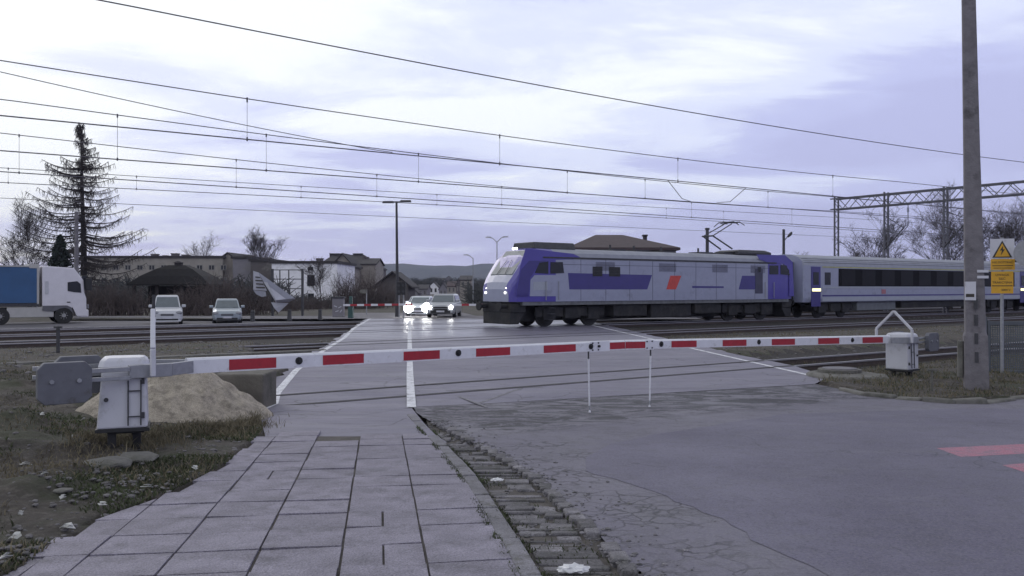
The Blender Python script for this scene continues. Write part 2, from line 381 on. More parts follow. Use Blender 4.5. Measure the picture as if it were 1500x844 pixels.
# ------------------------------------------------------------------ the ground
def interp(pts, y):                             # x at y along a polyline of (x,y)
    ys = [p[1] for p in pts]; xs = [p[0] for p in pts]
    return float(np.interp(y, ys, xs))
KERB = [(.42, 3.0), (.17, 4.99), (.105, 5.47), (-.044, 6.39), (-.285, 7.88), (-.65, 9.65), (-1.05, 11.46), (-1.5, 13.6), (-1.6, 14.4)]
PAVL = [(-2.75, 3.0), (-2.80, 5.0), (-2.9, 5.7), (-2.92, 6.5), (-2.78, 7.3), (-2.8, 8.76), (-3.1, 11.0), (-3.75, 13.2), (-4.0, 14.2)]
LL = [(-4.0, 14.2), (-4.45, 16.0), (-5.1, 20.95), (-5.75, 26.5), (-6.55, 34.7), (-9.0, 56.3)]        # left white line
CL = [(-1.6, 14.3), (-6.1, 52.8)]
RL = [(6.65, 19.65), (4.55, 42.25), (3.2, 56.0)]
REDGE = [(40, 13.2), (14, 15.3), (9.25, 16.0), (8.5, 15.35), (7.5, 15.1), (6.9, 15.6), (6.4, 16.6), (6.2, 18.0), (6.9, 19.3), (6.95, 21.0), (6.3, 30), (5.3, 42), (4.2, 56)]
def in_poly(x, y, poly):
    c = False; n = len(poly); j = n - 1
    for i in range(n):
        if ((poly[i][1] > y) != (poly[j][1] > y)) and (x < (poly[j][0] - poly[i][0]) * (y - poly[i][1]) / (poly[j][1] - poly[i][1]) + poly[i][0]): c = not c
        j = i
    return c
LEDGE = [(a - .25, b) for a, b in LL]
ROADPOLY = [(40, 3), (KERB[0][0], 3)] + KERB[1:] + [LEDGE[0]] + LEDGE[1:] + REDGE[::-1]
PAVPOLY = [(KERB[0][0], 3)] + KERB[1:] + [LEDGE[0]] + PAVL[::-1]
def smooth(a, b, x):
    t = min(1, max(0, (x - a) / (b - a))); return t * t * (3 - 2 * t)
BALL = -.15
def gut(y): return .10 + .33 * smooth(12.5, 7.5, y)
def terrain(x, y):
    v, t = vt(x, y)
    z = zslope(y)
    left = x < interp(LEDGE, min(y, 56)) if y > 14 else x < interp(PAVL, y)
    inr = in_poly(x, y, ROADPOLY) or in_poly(x, y, PAVPOLY)
    nz = noise.noise(Vector((x * .9, y * .9, 0))) * .07 + noise.noise(Vector((x * 3, y * 3, 5))) * .035 + noise.noise(Vector((x * 9, y * 9, 2))) * .022 + max(0, noise.noise(Vector((x * 1.7, y * 1.7, 9)))) * .10 * (x < -3)
    if inr: return z - .13
    if y > 58 or v > 51: return -.2 + (0 if y < 100 else -.0 )
    d = 0
    if left:
        e_ = (interp(PAVL, y) if y < 14 else interp(LEDGE, y)) - x
        m_ = smooth(0, 1.2, e_)
        z2 = z + .03 + nz * (.3 + m_)
        z2 += .42 * math.exp(-((x + 10.5) / 4.2) ** 2 - ((y - 16.5) / 4.0) ** 2)
        z2 += .16 * math.exp(-((x + 6.5) / 2) ** 2 - ((y - 9.8) / 2.6) ** 2)
        k = smooth(19.5, 25, v) 
        zb = BALL + .05 * 0 + nz * .25
        if v < 33 and v > 25: zb = -.02 + nz * .3 if t < TV(372, v) else BALL
        z2 = z2 * (1 - k) + zb * k
        return z2
    # right side
    zz_ = .05 + nz * .8
    tr = smooth(12.2, 12.9, v) * (1 - smooth(17.3, 18.2, v))
    zz_ = zz_ * (1 - tr) + (BALL + nz * .2) * tr
    k = smooth(23, 26.5, v)
    return zz_ * (1 - k) + (BALL + nz * .25) * k
def axis(segs):
    out = [segs[0][0]]
    for a, b, st in segs:
        n_ = max(1, int(round((b - a) / st)))
        out += [a + (b - a) * (i + 1) / n_ for i in range(n_)]
    return out
xs = axis([(-4500, -600, 600), (-600, -120, 60), (-120, -40, 8), (-40, -14, .8), (-14, -8.2, .25), (-8.2, -2.4, .085), (-2.4, 5.5, .6), (5.5, 13, .12), (13, 24, .5), (24, 60, 2), (60, 200, 20), (200, 4500, 600)])
ys = axis([(-40, 3, 8), (3, 15, .09), (15, 24, .16), (24, 62, .5), (62, 120, 6), (120, 600, 60), (600, 4500, 500)])
vs = []
for y in ys:
    for x in xs: vs.append((x, y, terrain(x, y)))
nx = len(xs); fs = []
for j in range(len(ys) - 1):
    for i in range(nx - 1):
        a = j * nx + i; fs.append((a, a + 1, a + nx + 1, a + nx))
me = bpy.data.meshes.new('ground'); me.from_pydata(vs, [], fs); me.materials.append(M['ground']); me.materials.append(M['ballast'])
idx = []
for f in fs:
    x, y, _ = vs[f[0]]; v, t = vt(x, y)
    left = x < -3
    bl = (25 < v < 51) if (not left) else ((33 < v < 51) or (25 < v < 33 and t > TV(365, v)))
    if not left and 12.6 < v < 17.6: bl = True
    idx.append(1 if bl and y < 90 and abs(x) < 200 else 0)
me.polygons.foreach_set('material_index', idx)
me.polygons.foreach_set('use_smooth', [True] * len(fs))
go = bpy.data.objects.new('ground', me); COL.objects.link(go); tag(go, kind='structure')

def sheet(name, pts, off, m, kind='structure', cutY=14.95, parent=None, step=None, zf=zslope):
    bm = bmesh.new(); f = bm.faces.new([bm.verts.new((p[0], p[1], 0)) for p in pts])
    bmesh.ops.triangulate(bm, faces=[f])
    bmesh.ops.bisect_plane(bm, geom=bm.verts[:] + bm.edges[:] + bm.faces[:], plane_co=(0, cutY, 0), plane_no=(0, 1, 0))
    for v in bm.verts: v.co.z = zf(v.co.y) + off
    bmesh.ops.recalc_face_normals(bm, faces=bm.faces)
    me = bpy.data.meshes.new(name); bm.to_mesh(me); bm.free()
    for p in me.polygons:
        if p.normal.z < 0: p.flip()
    me.materials.append(m); o = bpy.data.objects.new(name, me); COL.objects.link(o)
    if parent is not None: o.parent = parent
    return tag(o, kind=kind)
# near carriageway (everything right of the gutter, up to the crossing), crossing deck, far road
NEARLINE = 14.4
_r = random.Random(8)
ROADL = [(interp(KERB, y_) + .02 + gut(y_) * smooth(14.0, 12.0, y_) + (.115 * smooth(12.2, 11.4, y_)) + _r.uniform(-.04, .03) * (y_ < 13), y_) for y_ in np.arange(3.0, 14.2, .16)] + [(-1.6, 14.4)]
ROADL = [(ROADL[0][0], 2)] + ROADL
road_near = [(40, 2)] + ROADL + [(-1.6, 14.4), (6.2, 18.0)] + [(6.4, 16.6), (6.9, 15.6), (7.5, 15.1), (8.5, 15.35), (9.25, 16.0), (14, 15.3), (40, 13.2)]
sheet('road', road_near, 0.0, M['asphalt'])
def jit(pts, amp, step, seed):
    rnd = random.Random(seed); out = []
    for (a, b) in zip(pts[:-1], pts[1:]):
        n_ = max(1, int(math.dist(a, b) / step))
        for i in range(n_):
            q = i / n_; out.append((a[0] + (b[0] - a[0]) * q + rnd.uniform(-amp, amp), a[1] + (b[1] - a[1]) * q))
    out.append(pts[-1]); return out
ledge = jit(LEDGE, .12, .5, 3)
redge = jit([(6.2, 18.0), (6.95, 19.3), (7.1, 21.0), (6.3, 30), (5.3, 42), (4.2, 56)], .1, .6, 4)
cross = [(-1.6, 14.4)] + [(-2.2, 13.2), (-3.7, 13.2), (-4.25, 14.2)] + ledge[1:] + redge[::-1]
sheet('crossing_deck', cross, 0.004, M['crossing'])
sheet('far_road', [(-9.25, 56.3), (-30, 58.5), (-30, 61), (-11, 62), (-60, 300), (-30, 300), (-2.5, 62), (12, 58), (12, 55.5), (4.2, 55.8)], .006, M['farroad'], zf=lambda y: -.0 if y < 66 else -(y - 66) * .014)
# worn mortar and asphalt between the slabs and the crossing
sheet('pavement_patch', [(-1.18, 12.05), (-1.6, 14.2), (-2.4, 14.0), (-3.85, 13.5), (-3.0, 10.8), (-2.95, 10.1), (-.75, 10.3), (-.95, 11.0)], .002, M['crossing'])

sheet('road_patch', jit([(.75, 9.2), tuple(GP(890, 650).xy), tuple(GP(1000, 630).xy), tuple(GP(1150, 607).xy), (7.5, 14.2), (12, 13.3), (40, 12.4)], .05, .3, 5) + [(40, 2), (2.1, 2), (1.9, 4.6)] + jit([(1.75, 5.0), (1.5, 6.4), (1.1, 7.6), (.7, 8.4)], .05, .2, 6), .003, M['asphalt_new'])
# pavement slabs
rnd = random.Random(5)
mb = MB(); dxs, dys = -.1483, .9889     # slab direction
ex, ey = dys, -dxs
o0 = Vector((-1.48 + .0, 4.99)); S = .5
def clip(poly, p, nrm):
    out = []
    for i in range(len(poly)):
        a = poly[i]; b = poly[(i + 1) % len(poly)]
        da = (a[0] - p[0]) * nrm[0] + (a[1] - p[1]) * nrm[1]; db = (b[0] - p[0]) * nrm[0] + (b[1] - p[1]) * nrm[1]
        if da >= 0: out.append(a)
        if (da >= 0) != (db >= 0):
            q = da / (da - db); out.append((a[0] + (b[0] - a[0]) * q, a[1] + (b[1] - a[1]) * q))
    return out
def slab(a0, a1, b0, b1, dz=0):
    g = .0075; h_ = .010; q_ = rnd.uniform(-.003, .003); a0 += g + q_; a1 -= g - q_; b0 += h_; b1 -= h_
    pl = [(o0.x + ex * a + dxs * b_, o0.y + ey * a + dys * b_) for a, b_ in ((a0, b0), (a1, b0), (a1, b1), (a0, b1))]
    cy = sum(p[1] for p in pl) / 4
    kx = interp(KERB, cy) - .14; kx2 = interp(KERB, cy + .2) - .14
    nrm = Vector((-(.2), (kx2 - kx))).normalized(); pl = clip(pl, (kx, cy), (nrm.x, nrm.y))
    if len(pl) < 3: return
    lx = interp(PAVL, cy) + rnd.uniform(-.06, .06); lx2 = interp(PAVL, cy + .2)
    nrm = Vector((.2, -(lx2 - interp(PAVL, cy)))).normalized(); pl = clip(pl, (lx, cy), (nrm.x, nrm.y))
    if len(pl) < 3: return
    tx, ty = rnd.gauss(0, .009), rnd.gauss(0, .009); h = rnd.gauss(0, .003) + dz
    cx = sum(p[0] for p in pl) / len(pl); cy = sum(p[1] for p in pl) / len(pl)
    top = [(x, y, zslope(y) + .028 + h + tx * (x - cx) + ty * (y - cy)) for x, y in pl]
    mb.prism([(x, y, z - .05) for x, y, z in top], (0, 0, .05))
for i in range(-7, 9):
    sh = rnd.uniform(-.02, .02)
    for j in range(-5, 14):
        b0 = j * S * .97 + sh; b1 = b0 + S * .97
        cyy = 4.99 + b0
        if cyy > 10.7 + rnd.uniform(-.5, .4): continue
        r_ = rnd.random()
        if r_ < .06: slab(i * S, (i + .5) * S, b0, b1); slab((i + .5) * S, (i + 1) * S, b0, b1, -.004)
        elif r_ < .09:
            mid = b0 + S * rnd.uniform(.35, .6); slab(i * S, (i + 1) * S, b0, mid); slab(i * S, (i + 1) * S, mid, b1, -.005)
        else: slab(i * S, (i + 1) * S, b0, b1)
mb.build('pavement', M['slab'], bevel=.006, kind='structure')
sheet('pavement_bed', PAVPOLY[:1] + KERB[1:-2] + PAVL[:-1][::-1], -.014, M['ground'])

sheet('pavement_joint_soil', [(.28, 3), (.03, 4.99), (-.18, 6.39), (-.42, 7.88), (-.78, 9.65), (-1.02, 10.75), (-3.0, 10.75), (-2.75, 8.76), (-2.72, 7.3), (-2.85, 6.5), (-2.85, 5.7), (-2.75, 5.0), (-2.7, 3.0)], .014, M['soil'])
# kerb stones
mb = MB(); y = 3.2; pts = []
while y < 12.6:
    Lk = rnd.choice([.95, 1.0, .9, .5]); y2 = y + Lk * .93
    h = rnd.uniform(-.012, .008)
    x0 = interp(KERB, y + .01); x1 = interp(KERB, y2 - .01)
    a = Vector((x0, y + .01, 0)); b = Vector((x1, y2 - .01, 0)); s_ = Vector((-.14, -.02, 0))
    za = zslope(a.y); zb = zslope(b.y); hh = .035 * smooth(13, 9, y) + h if False else .035 + h
    low = .0 if y < 10.5 else -.025
    P = [a + Vector((0, 0, za - .16)), b + Vector((0, 0, zb - .16)), b + s_ + Vector((0, 0, zb - .16)), a + s_ + Vector((0, 0, za - .16)),
         a + Vector((-.012, 0, za + hh + low)), b + Vector((-.012, 0, zb + hh + low)), b + s_ + Vector((0, 0, zb + hh + low)), a + s_ + Vector((0, 0, za + hh + low))]
    mb.add(P, [(0, 3, 2, 1), (4, 5, 6, 7), (0, 1, 5, 4), (1, 2, 6, 5), (2, 3, 7, 6), (3, 0, 4, 7)]); y = y2
mb.build('kerb', M['kerb'], bevel=.014, kind='structure')
# stone gutter: rows of long setts, and a ragged border row
mb = MB(); y = 3.3
while y < 11.3:
    w_ = rnd.uniform(.07, .19)
    wid = gut(y)
    x0 = interp(KERB, y) + .02
    cuts = [0, wid] if rnd.random() < .45 else [0, wid * rnd.uniform(.3, .7), wid]
    for a, b_ in zip(cuts[:-1], cuts[1:]):
        if rnd.random() < .10: continue
        h = rnd.uniform(-.022, .004) - (.02 if rnd.random() < .12 else 0); t1 = rnd.uniform(-.03, .03)
        z = zslope(y) - .032 + h
        mb.add([(x0 + a + .008, y + .006, z - .1), (x0 + b_ - .008, y + .006, z - .1), (x0 + b_ - .008 + t1, y + w_ - .008, z - .1), (x0 + a + .008 + t1, y + w_ - .008, z - .1),
                (x0 + a + .014, y + .014, z + .02), (x0 + b_ - .016, y + .012, z + .02 + t1 * .4), (x0 + b_ - .016 + t1, y + w_ - .014, z + .02), (x0 + a + .012 + t1, y + w_ - .014, z + .02 + t1 * .3)],
               [(0, 3, 2, 1), (4, 5, 6, 7), (0, 1, 5, 4), (1, 2, 6, 5), (2, 3, 7, 6), (3, 0, 4, 7)])
    y += w_
y = 3.3
while y < 11.6:
    w_ = rnd.uniform(.13, .30); x0 = interp(KERB, y) + .03 + gut(y); z = zslope(y) - .005 + rnd.uniform(-.015, .008)
    if rnd.random() > .12:
        q = rnd.uniform(-.02, .02)
        mb.add([(x0, y, z - .1), (x0 + .13, y + q, z - .1), (x0 + .12, y + w_ - .02, z - .1), (x0 - .01, y + w_ - .03, z - .1),
                (x0 + .01, y + .012, z + .02), (x0 + .12 + q, y + q + .012, z + .015), (x0 + .11, y + w_ - .03, z + .02), (x0, y + w_ - .04, z + .018)],
               [(0, 3, 2, 1), (4, 5, 6, 7), (0, 1, 5, 4), (1, 2, 6, 5), (2, 3, 7, 6), (3, 0, 4, 7)])
    y += w_
mb.build('gutter', M['sett'], bevel=.012, kind='structure')
sheet('gutter_bed', [(.42, 3), (1.8, 3), (1.5, 4.99), (1.3, 6.4), (1.0, 7.88), (.5, 9.65), (-.1, 11.46), (-.9, 13.3), (-1.4, 14.0)] + KERB[1:-2][::-1], -.034, M['soil'])
# road: shift the carriageway edge behind the border row so the stones stay visible
# ------------------------------------------------------------------ painted lines
def stripe(name, pts, w, m=M['paint'], z=.008, wf=None, zf=zslope):
    L_ = []; R_ = []
    for i, p in enumerate(pts):
        a = pts[max(0, i - 1)]; b = pts[min(len(pts) - 1, i + 1)]
        d = Vector((b[0] - a[0], b[1] - a[1])).normalized(); n_ = Vector((-d.y, d.x)); ww = (wf(i) if wf else w) / 2
        L_.append((p[0] + n_.x * ww, p[1] + n_.y * ww)); R_.append((p[0] - n_.x * ww, p[1] - n_.y * ww))
    bm = bmesh.new()
    lv = [bm.verts.new((x, y, zf(y) + z)) for x, y in L_]; rv = [bm.verts.new((x, y, zf(y) + z)) for x, y in R_]
    for i in range(len(pts) - 1): bm.faces.new((rv[i], rv[i + 1], lv[i + 1], lv[i]))
    me = bpy.data.meshes.new(name); bm.normal_update(); bm.to_mesh(me); bm.free(); me.materials.append(m)
    for p in me.polygons:
        if p.normal.z < 0: p.flip()
    o = bpy.data.objects.new(name, me); COL.objects.link(o); return tag(o, kind='structure')
stripe('road_marking', jit([(-3.95, 14.0), (-4.0, 14.9), (-4.35, 16.4)], .0, .4, 1) + [(-5.1, 20.95), (-5.75, 26.5), (-6.55, 34.7), (-7.6, 42.5), (-9.0, 56.3)], .15)
stripe('road_marking', [(-1.62, 14.3), (-2.3, 20), (-6.1, 52.8)], .15)
stripe('road_marking', [(6.65, 19.65), (5.9, 27.5), (4.55, 42.25), (3.4, 55)], .13)
for pts in ([(-.55, 15.0), (.2, 17.3)], [(-1.25, 16.8), (-.2, 17.2), (.6, 17.4)], [(-.95, 15.9), (-.4, 14.3)]):
    if len(pts): stripe('road_marking', pts, .06, M['kerb'], .0075)
def gpoly(pts): return [(GP(x, y).x, GP(x, y).y) for x, y in pts]
sheet('road_marking', gpoly([(1372, 657), (1500, 651), (1560, 650), (1560, 664), (1500, 665), (1408, 670)]), .004, M['pink'], cutY=14.95)
sheet('road_marking', gpoly([(1468, 682), (1500, 679), (1560, 676), (1560, 693), (1500, 692)]), .004, M['pink'])

# ------------------------------------------------------------------ railway tracks
ZR = 0.011
def deck_range(v):
    """t-range of the paved crossing along a rail"""
    ins = [t for t in np.arange(-40, 60, .1) if (lambda p: in_poly(p.x, p.y, cross + []))(fr(v, t)) or in_poly(fr(v, t).x, fr(v, t).y, road_near)]
    ins = [t for t in ins if fr(v, t).y > 13.2 and fr(v, t).x < 8]
    return (min(ins), max(ins)) if ins else None
def track(label, v0, t0, t1, sleepers=False, group='railway tracks'):
    root = thing('railway_track', label, 'track', (*fr(v0, 0).xy, 0), TROT, group)
    for k in (0, 1.5):
        dr = deck_range(v0 + k)
        m_ = MB(); a, b = t0, t1
        segs = [(a, b)]
        m_.cm = 0
        m_.box(a, b, k - .035, k + .035, ZR - .04, ZR)          # head
        m_.cm = 1
        m_.box(a, b, k - .012, k + .012, ZR - .14, ZR - .04)
        m_.box(a, b, k - .075, k + .075, ZR - .165, ZR - .142)
        if dr:
            m_.cm = 2
            s_ = 1 if k == 0 else -1
            m_.box(dr[0], dr[1], k - (.05 if s_ > 0 else .11), k + (.11 if s_ > 0 else .05), .0115, .0125)
        m_.build('rail', [M['steelrail'], M['rust'], M['groove']], root)
    if sleepers:
        for i, t in enumerate(np.arange(sleepers[0], sleepers[1], .62)):
            q = MB(); h = random.uniform(-.01, .01)
            q.box(t - .12, t + .12, -.5, 2.0, -.24, -.155 + h); q.build('sleeper', M['sleeper'], root)
    else:
        q = MB()
        dr = deck_range(v0 + .75) or (0, 0)
        for t in np.arange(t0, t1, .62):
            if dr[0] - .3 < t < dr[1] + .3: continue
            q.box(t - .12, t + .12, -.5, 2.0, -.24, -.158)
        q.build('sleepers', M['sleeper'], root, kind='stuff')
    return root
d1 = deck_range(14.1)
track('nearest railway track set flush in the crossing just beyond the lowered barrier', 14.1, d1[0] + .1, 42, sleepers=(d1[1] + .2, 32))
t2l = TV(372, 28)
track('second railway track, between the nearest track and the locomotive', 28.0, t2l, 120)
track('railway track carrying the blue and grey locomotive', 35.6, -70, 140)
track('railway track just behind the locomotive, emerging left of the crossing', 41.0, -75, 150)
track('farthest railway track, next to the road with the parked cars', 46.4, -80, 160)

# pale concrete edging and dirt strip beyond the tracks
def strip(name, v, t0, t1, w, h, m, z0=-.2, kind='structure'):
    q = MB(); q.X = Matrix.Rotation(TROT, 4, 'Z'); q.box(t0, t1, v - w / 2, v + w / 2, z0 - .05, z0 + h)
    return q.build(name, m, kind=kind, bevel=.02)
strip('kerb', 51.4, -90, TV(455, 51.4), .5, .10, M['kerb'])
sheet('far_side_road', [tuple(fr(v, t).xy) for v, t in ((51.9, -95), (51.9, TV(560, 52)), (63, TV(560, 63)), (63, -95))], .0, M['farroad'], zf=lambda y: -.19)
q = MB(); q.X = Matrix.Rotation(TROT, 4, 'Z')
q.box(-60, TV(470, 26.5), 26.0, 26.3, -.3, .03); q.build('kerb', M['conc2'], bevel=.03, kind='structure')

# ------------------------------------------------------------------ level crossing barriers
PL = Vector((-4.0, 9.3, 0)); PR = Vector((8.50, 19.35, 0))
BD = (PR - PL).normalized(); BA = math.atan2(BD.y, BD.x)
def bparam(px):
    a = (px - CX) / F
    return (a * PL.y - PL.x) / (BD.x - a * BD.y)
def barrier(root, pivz, tipz, Lb, bands, gz, mirrored, leg=.30, skew=0.0, tw=.225):
    """x runs along the boom away from the drive; bands = [(x0,x1,red)]"""
    RZ_ = Matrix.Rotation(-math.atan(skew), 4, 'Z')
    f = MB(); f.cm = 0; f.X = RZ_
    # housing: tapered body with a slightly wider skirt
    H0 = gz + leg; H1 = pivz + .0
    ox = -.055 if not mirrored else 0.0; f.taper((-.25 + ox, .23 + ox, -.25, .25), (-tw + ox + .02, tw + ox - .01, -tw, tw), H0, H1)
    body = f.build('housing', M['white'], root, bevel=.02)
    f = MB(); f.X = RZ_; f.box(-.265 + ox, .245 + ox, -.265, .265, H0 - .035, H0); f.box(-.14, .14, -.19, .19, H0 - .06, H0 - .03)
    f.build('base_frame', M['black'], root, bevel=.004)
    f = MB(); f.X = RZ_
    def rr(hx, hy, z, c=.05): return [(p_[0] + ox, p_[1], z) for p_ in [(-hx + c, -hy), (hx - c, -hy), (hx, -hy + c), (hx, hy - c), (hx - c, hy), (-hx + c, hy), (-hx, hy - c), (-hx, -hy + c)]]
    f.ring([rr(tw + .012, tw + .003, H1), rr(tw + .016, tw + .007, H1 + .04), rr(tw, tw - .01, H1 + .10), rr(tw - .035, tw - .045, H1 + .13)])
    f.build('lid', M['white'], root, bevel=.012)
    for sx, sy in ((-.115, -.12 if not mirrored else .12), (.115, .12 if not mirrored else -.12)):
        f = MB(); f.X = RZ_; f.box(sx + ox - .04, sx + ox + .04, sy - .035, sy + .035, gz - .12, H0 - .05); f.build('leg', M['black'], root, bevel=.004)
    sg = -1 if not mirrored else 1           # side facing the camera
    f = MB(); f.X = RZ_
    zt, zb = pivz - .10, H0 + .03
    y_ = lambda z: sg * (.27 + (tw - .27) * (z - H0) / (H1 - H0) + .012)
    for x in (-.01, .11): f.bar((x, y_(zb), zb), (x, y_(zt), zt), .014, .014)
    for z in (H0 + .12, H0 + .38): f.bar((-.01, y_(z), z), (.11, y_(z), z), .012, .012)
    f.build('guide_rail', M['dsteel'], root)
    for z in (H0 + .10, H0 + .45): f = MB(); f.X = RZ_; f.box(.17 + ox, .20 + ox, sg * .262 - .012, sg * .262 + .012, z, z + .06); f.build('hinge', M['dsteel'], root)
    f = MB(); f.X = RZ_; f.tube((-.16 + ox, sg * .255, H0 + .30), (-.16 + ox, sg * .278, H0 + .30), .022, n=10)
    f.build('lock', M['dsteel'], root)
    f = MB(); f.X = RZ_; P = [(.05 + ox, .1, H0 - .03), (.09 + ox, .16, H0 - .14), (.06 + ox, .2, gz - .05)]
    for a, b in zip(P[:-1], P[1:]): f.tube(a, b, .016, n=6)
    f.build('cable', M['rubber'], root)
    # yoke arms either side of the housing
    for s in (-1, 1):
        f = MB(); f.box(-.10, .33, s * .30 - .03, s * .30 + .03, pivz - .075, pivz + .06)
        f.add([(.33, s * .30 - .03, pivz - .07), (.33, s * .30 + .03, pivz - .07), (.62, s * .10 + .02, pivz - .07), (.62, s * .10 - .02, pivz - .07),
               (.33, s * .30 - .03, pivz + .06), (.33, s * .30 + .03, pivz + .06), (.62, s * .10 + .02, pivz + .06), (.62, s * .10 - .02, pivz + .06)],
              [(0, 3, 2, 1), (4, 5, 6, 7), (0, 1, 5, 4), (1, 2, 6, 5), (2, 3, 7, 6), (3, 0, 4, 7)])
        f.build('yoke_arm', M['galv'], root, bevel=.006)
        f = MB()
        f.box(-.86, -.08, s * .31 - .02, s * .31 + .02, pivz + .0, pivz + .045); f.box(-.86, -.08, s * .31 - .02, s * .31 + .02, pivz - .085, pivz - .045)
        f.build('tail_bar', M['galv'], root, bevel=.004)
        wx0, wx1, wz0, wz1, c = -.80, -.32, pivz - .27, pivz + .13, .06
        pts = [(wx0 + c, wz0), (wx1 - c, wz0), (wx1, wz0 + c), (wx1, wz1 - c), (wx1 - c, wz1), (wx0 + c, wz1), (wx0, wz1 - c), (wx0, wz0 + c)]
        f = MB(); f.prism([(a + s * .345 * skew * 1.4, s * .345, b) for a, b in pts], (0, s * .09, 0))
        cw = f.build('counterweight', M['cweight'], root, bevel=.008)
        f = MB()
        for bx in (-.68 + s * .345 * skew * 1.4, -.44 + s * .345 * skew * 1.4): f.tube((bx, s * .435, pivz - .05), (bx, s * .46, pivz - .05), .022, n=6)
        f.build('bolts', M['galv'], cw)
    # boom
    f = MB(); bh0, bh1 = .085, .072
    x0 = .60
    for a, b, red in bands:
        za = pivz + (tipz - pivz) * a / Lb; zb_ = pivz + (tipz - pivz) * b / Lb
        ha = bh0 + (bh1 - bh0) * a / Lb; hb = bh0 + (bh1 - bh0) * b / Lb; w = .05
        vs_ = []
        for x, z, h in ((a, za, ha), (b, zb_, hb)):
            vs_.append([(x, -w, z - h), (x, w, z - h), (x, w, z + h * .72), (x, w * .55, z + h), (x, -w * .55, z + h), (x, -w, z + h * .72)])
        f.cm = 0; f.ring(vs_)
        if red:
            f.cm = 1
            for s in (-1, 1):
                f.add([(a, s * (w + .002), za - ha * .82), (b, s * (w + .002), zb_ - hb * .82), (b, s * (w + .002), zb_ + hb * .62), (a, s * (w + .002), za + ha * .62)], [(0, 1, 2, 3)])
    f.build('boom', [M['boomwhite'], M['boomred']], root)
    # bent guard frame across the boom
    f = MB(); gx = .34; b0 = pivz + .06
    gx = .34 - .11 * (skew > 0); k_ = skew * .95; P = [(gx - .40 * k_, -.40, b0 - .12), (gx - .40 * k_, -.40, b0 + .16), (gx, 0, b0 + .55), (gx + .40 * k_, .40, b0 + .16), (gx + .40 * k_, .40, b0 - .12)]
    for a, b in zip(P[:-1], P[1:]): f.bar(a, b, .05, .05)
    f.build('guard_frame', M['white'], root, bevel=.01)
zpl = 1.95 - 118 / 1300 * 9.3 ; zpr = 1.95 - 74.5 / 1300 * 19.35
sJ = bparam(912); tipJ = 1.95 - (505.0 - 422) / 1300 * (PL.y + BD.y * sJ)
LBr = (PR - PL).length
redsL = [(333, 402), (470, 530), (588, 641), (694, 744), (793, 840), (885, 912)]
redsR = [(912, 942), (980, 1017), (1055, 1090), (1127, 1161), (1195, 1226), (1260, 1290)]
def bands_from(reds, x_start, x_end, conv):
    out = []; cur = x_start
    for a, b in sorted((min(conv(p), conv(q)), max(conv(p), conv(q))) for p, q in reds):
        a = max(a, cur)
        if a > cur: out.append((cur, a, False))
        out.append((a, min(b, x_end), True)); cur = min(b, x_end)
    if cur < x_end: out.append((cur, x_end, False))
    return out
bl = thing('crossing_barrier', 'red and white barrier boom whose white drive box stands in the grass beside the pavement', 'crossing barrier', (PL.x, PL.y, 0), BA, 'level crossing barriers')
barrier(bl, zpl, tipJ, sJ, bands_from(redsL, .58, sJ, bparam), zslope(9.3) - .0, False, skew=.32, leg=.33)
br = thing('crossing_barrier', 'red and white barrier boom whose drive box stands near the concrete pole and manhole', 'crossing barrier', (PR.x, PR.y, 0), BA + math.pi, 'level crossing barriers')
convR = lambda px: LBr - bparam(px)
LR = LBr - sJ - .012
barrier(br, zpr, tipJ, LR, bands_from(redsR, .58, LR, convR), 0.0, True, leg=.19, tw=.25)
def on_boom(px):
    s = bparam(px)
    if px < 912: z = zpl + (tipJ - zpl) * s / sJ; return bl, s, z
    s2 = LBr - s; return br, s2, zpr + (tipJ - zpr) * s2 / LR
for px in (435, 668, 862, 873, 965, 1108, 1245):
    ro, s, z = on_boom(px); f = MB(); sg = -1 if ro is bl else 1
    f.tube((s - .0, sg * .05, z + .0), (s, sg * .062, z + .0), .045 if px not in (873,) else .02, n=10); f.tube((s, sg * .06, z), (s, sg * .085, z), .02, n=6)
    f.build('reflector', M['black'], ro)
for px in (862, 953):
    ro, s, z = on_boom(px); f = MB(); sg = -1 if ro is bl else 1
    f.box(s - .02, s + .40 if ro is bl else s + .18, sg * .053 - .004, sg * .053 + .004, z - .085, z + .072)
    pl = f.build('joint_plate', M['boomwhite'], ro, bevel=.003)
    f = MB()
    for bx in (.03, .15):
        for bz in (-.055, .05): f.tube((s + bx, sg * .056, z + bz), (s + bx, sg * .07, z + bz), .012, n=6)
    f.build('bolts', M['dsteel'], pl)
    P = (PL + BD * bparam(px)); g = zslope(P.y) + .015
    f = MB(); f.tube((s, 0, z - .07), (s, 0, z - .19), .012, n=6, mi=0); f.tube((s, 0, z - .19), (s + .02, 0, g + .10), .014, n=8, mi=1)
    f.tube((s + .02, 0, g + .10), (s + .025, 0, g + .02), .011, n=6, mi=2); f.tube((s + .025, 0, g), (s + .025, 0, g + .035), .02, .012, n=8, mi=1)
    f.build('drop_rod', [M['dsteel'], M['boomwhite'], M['galv']], ro)

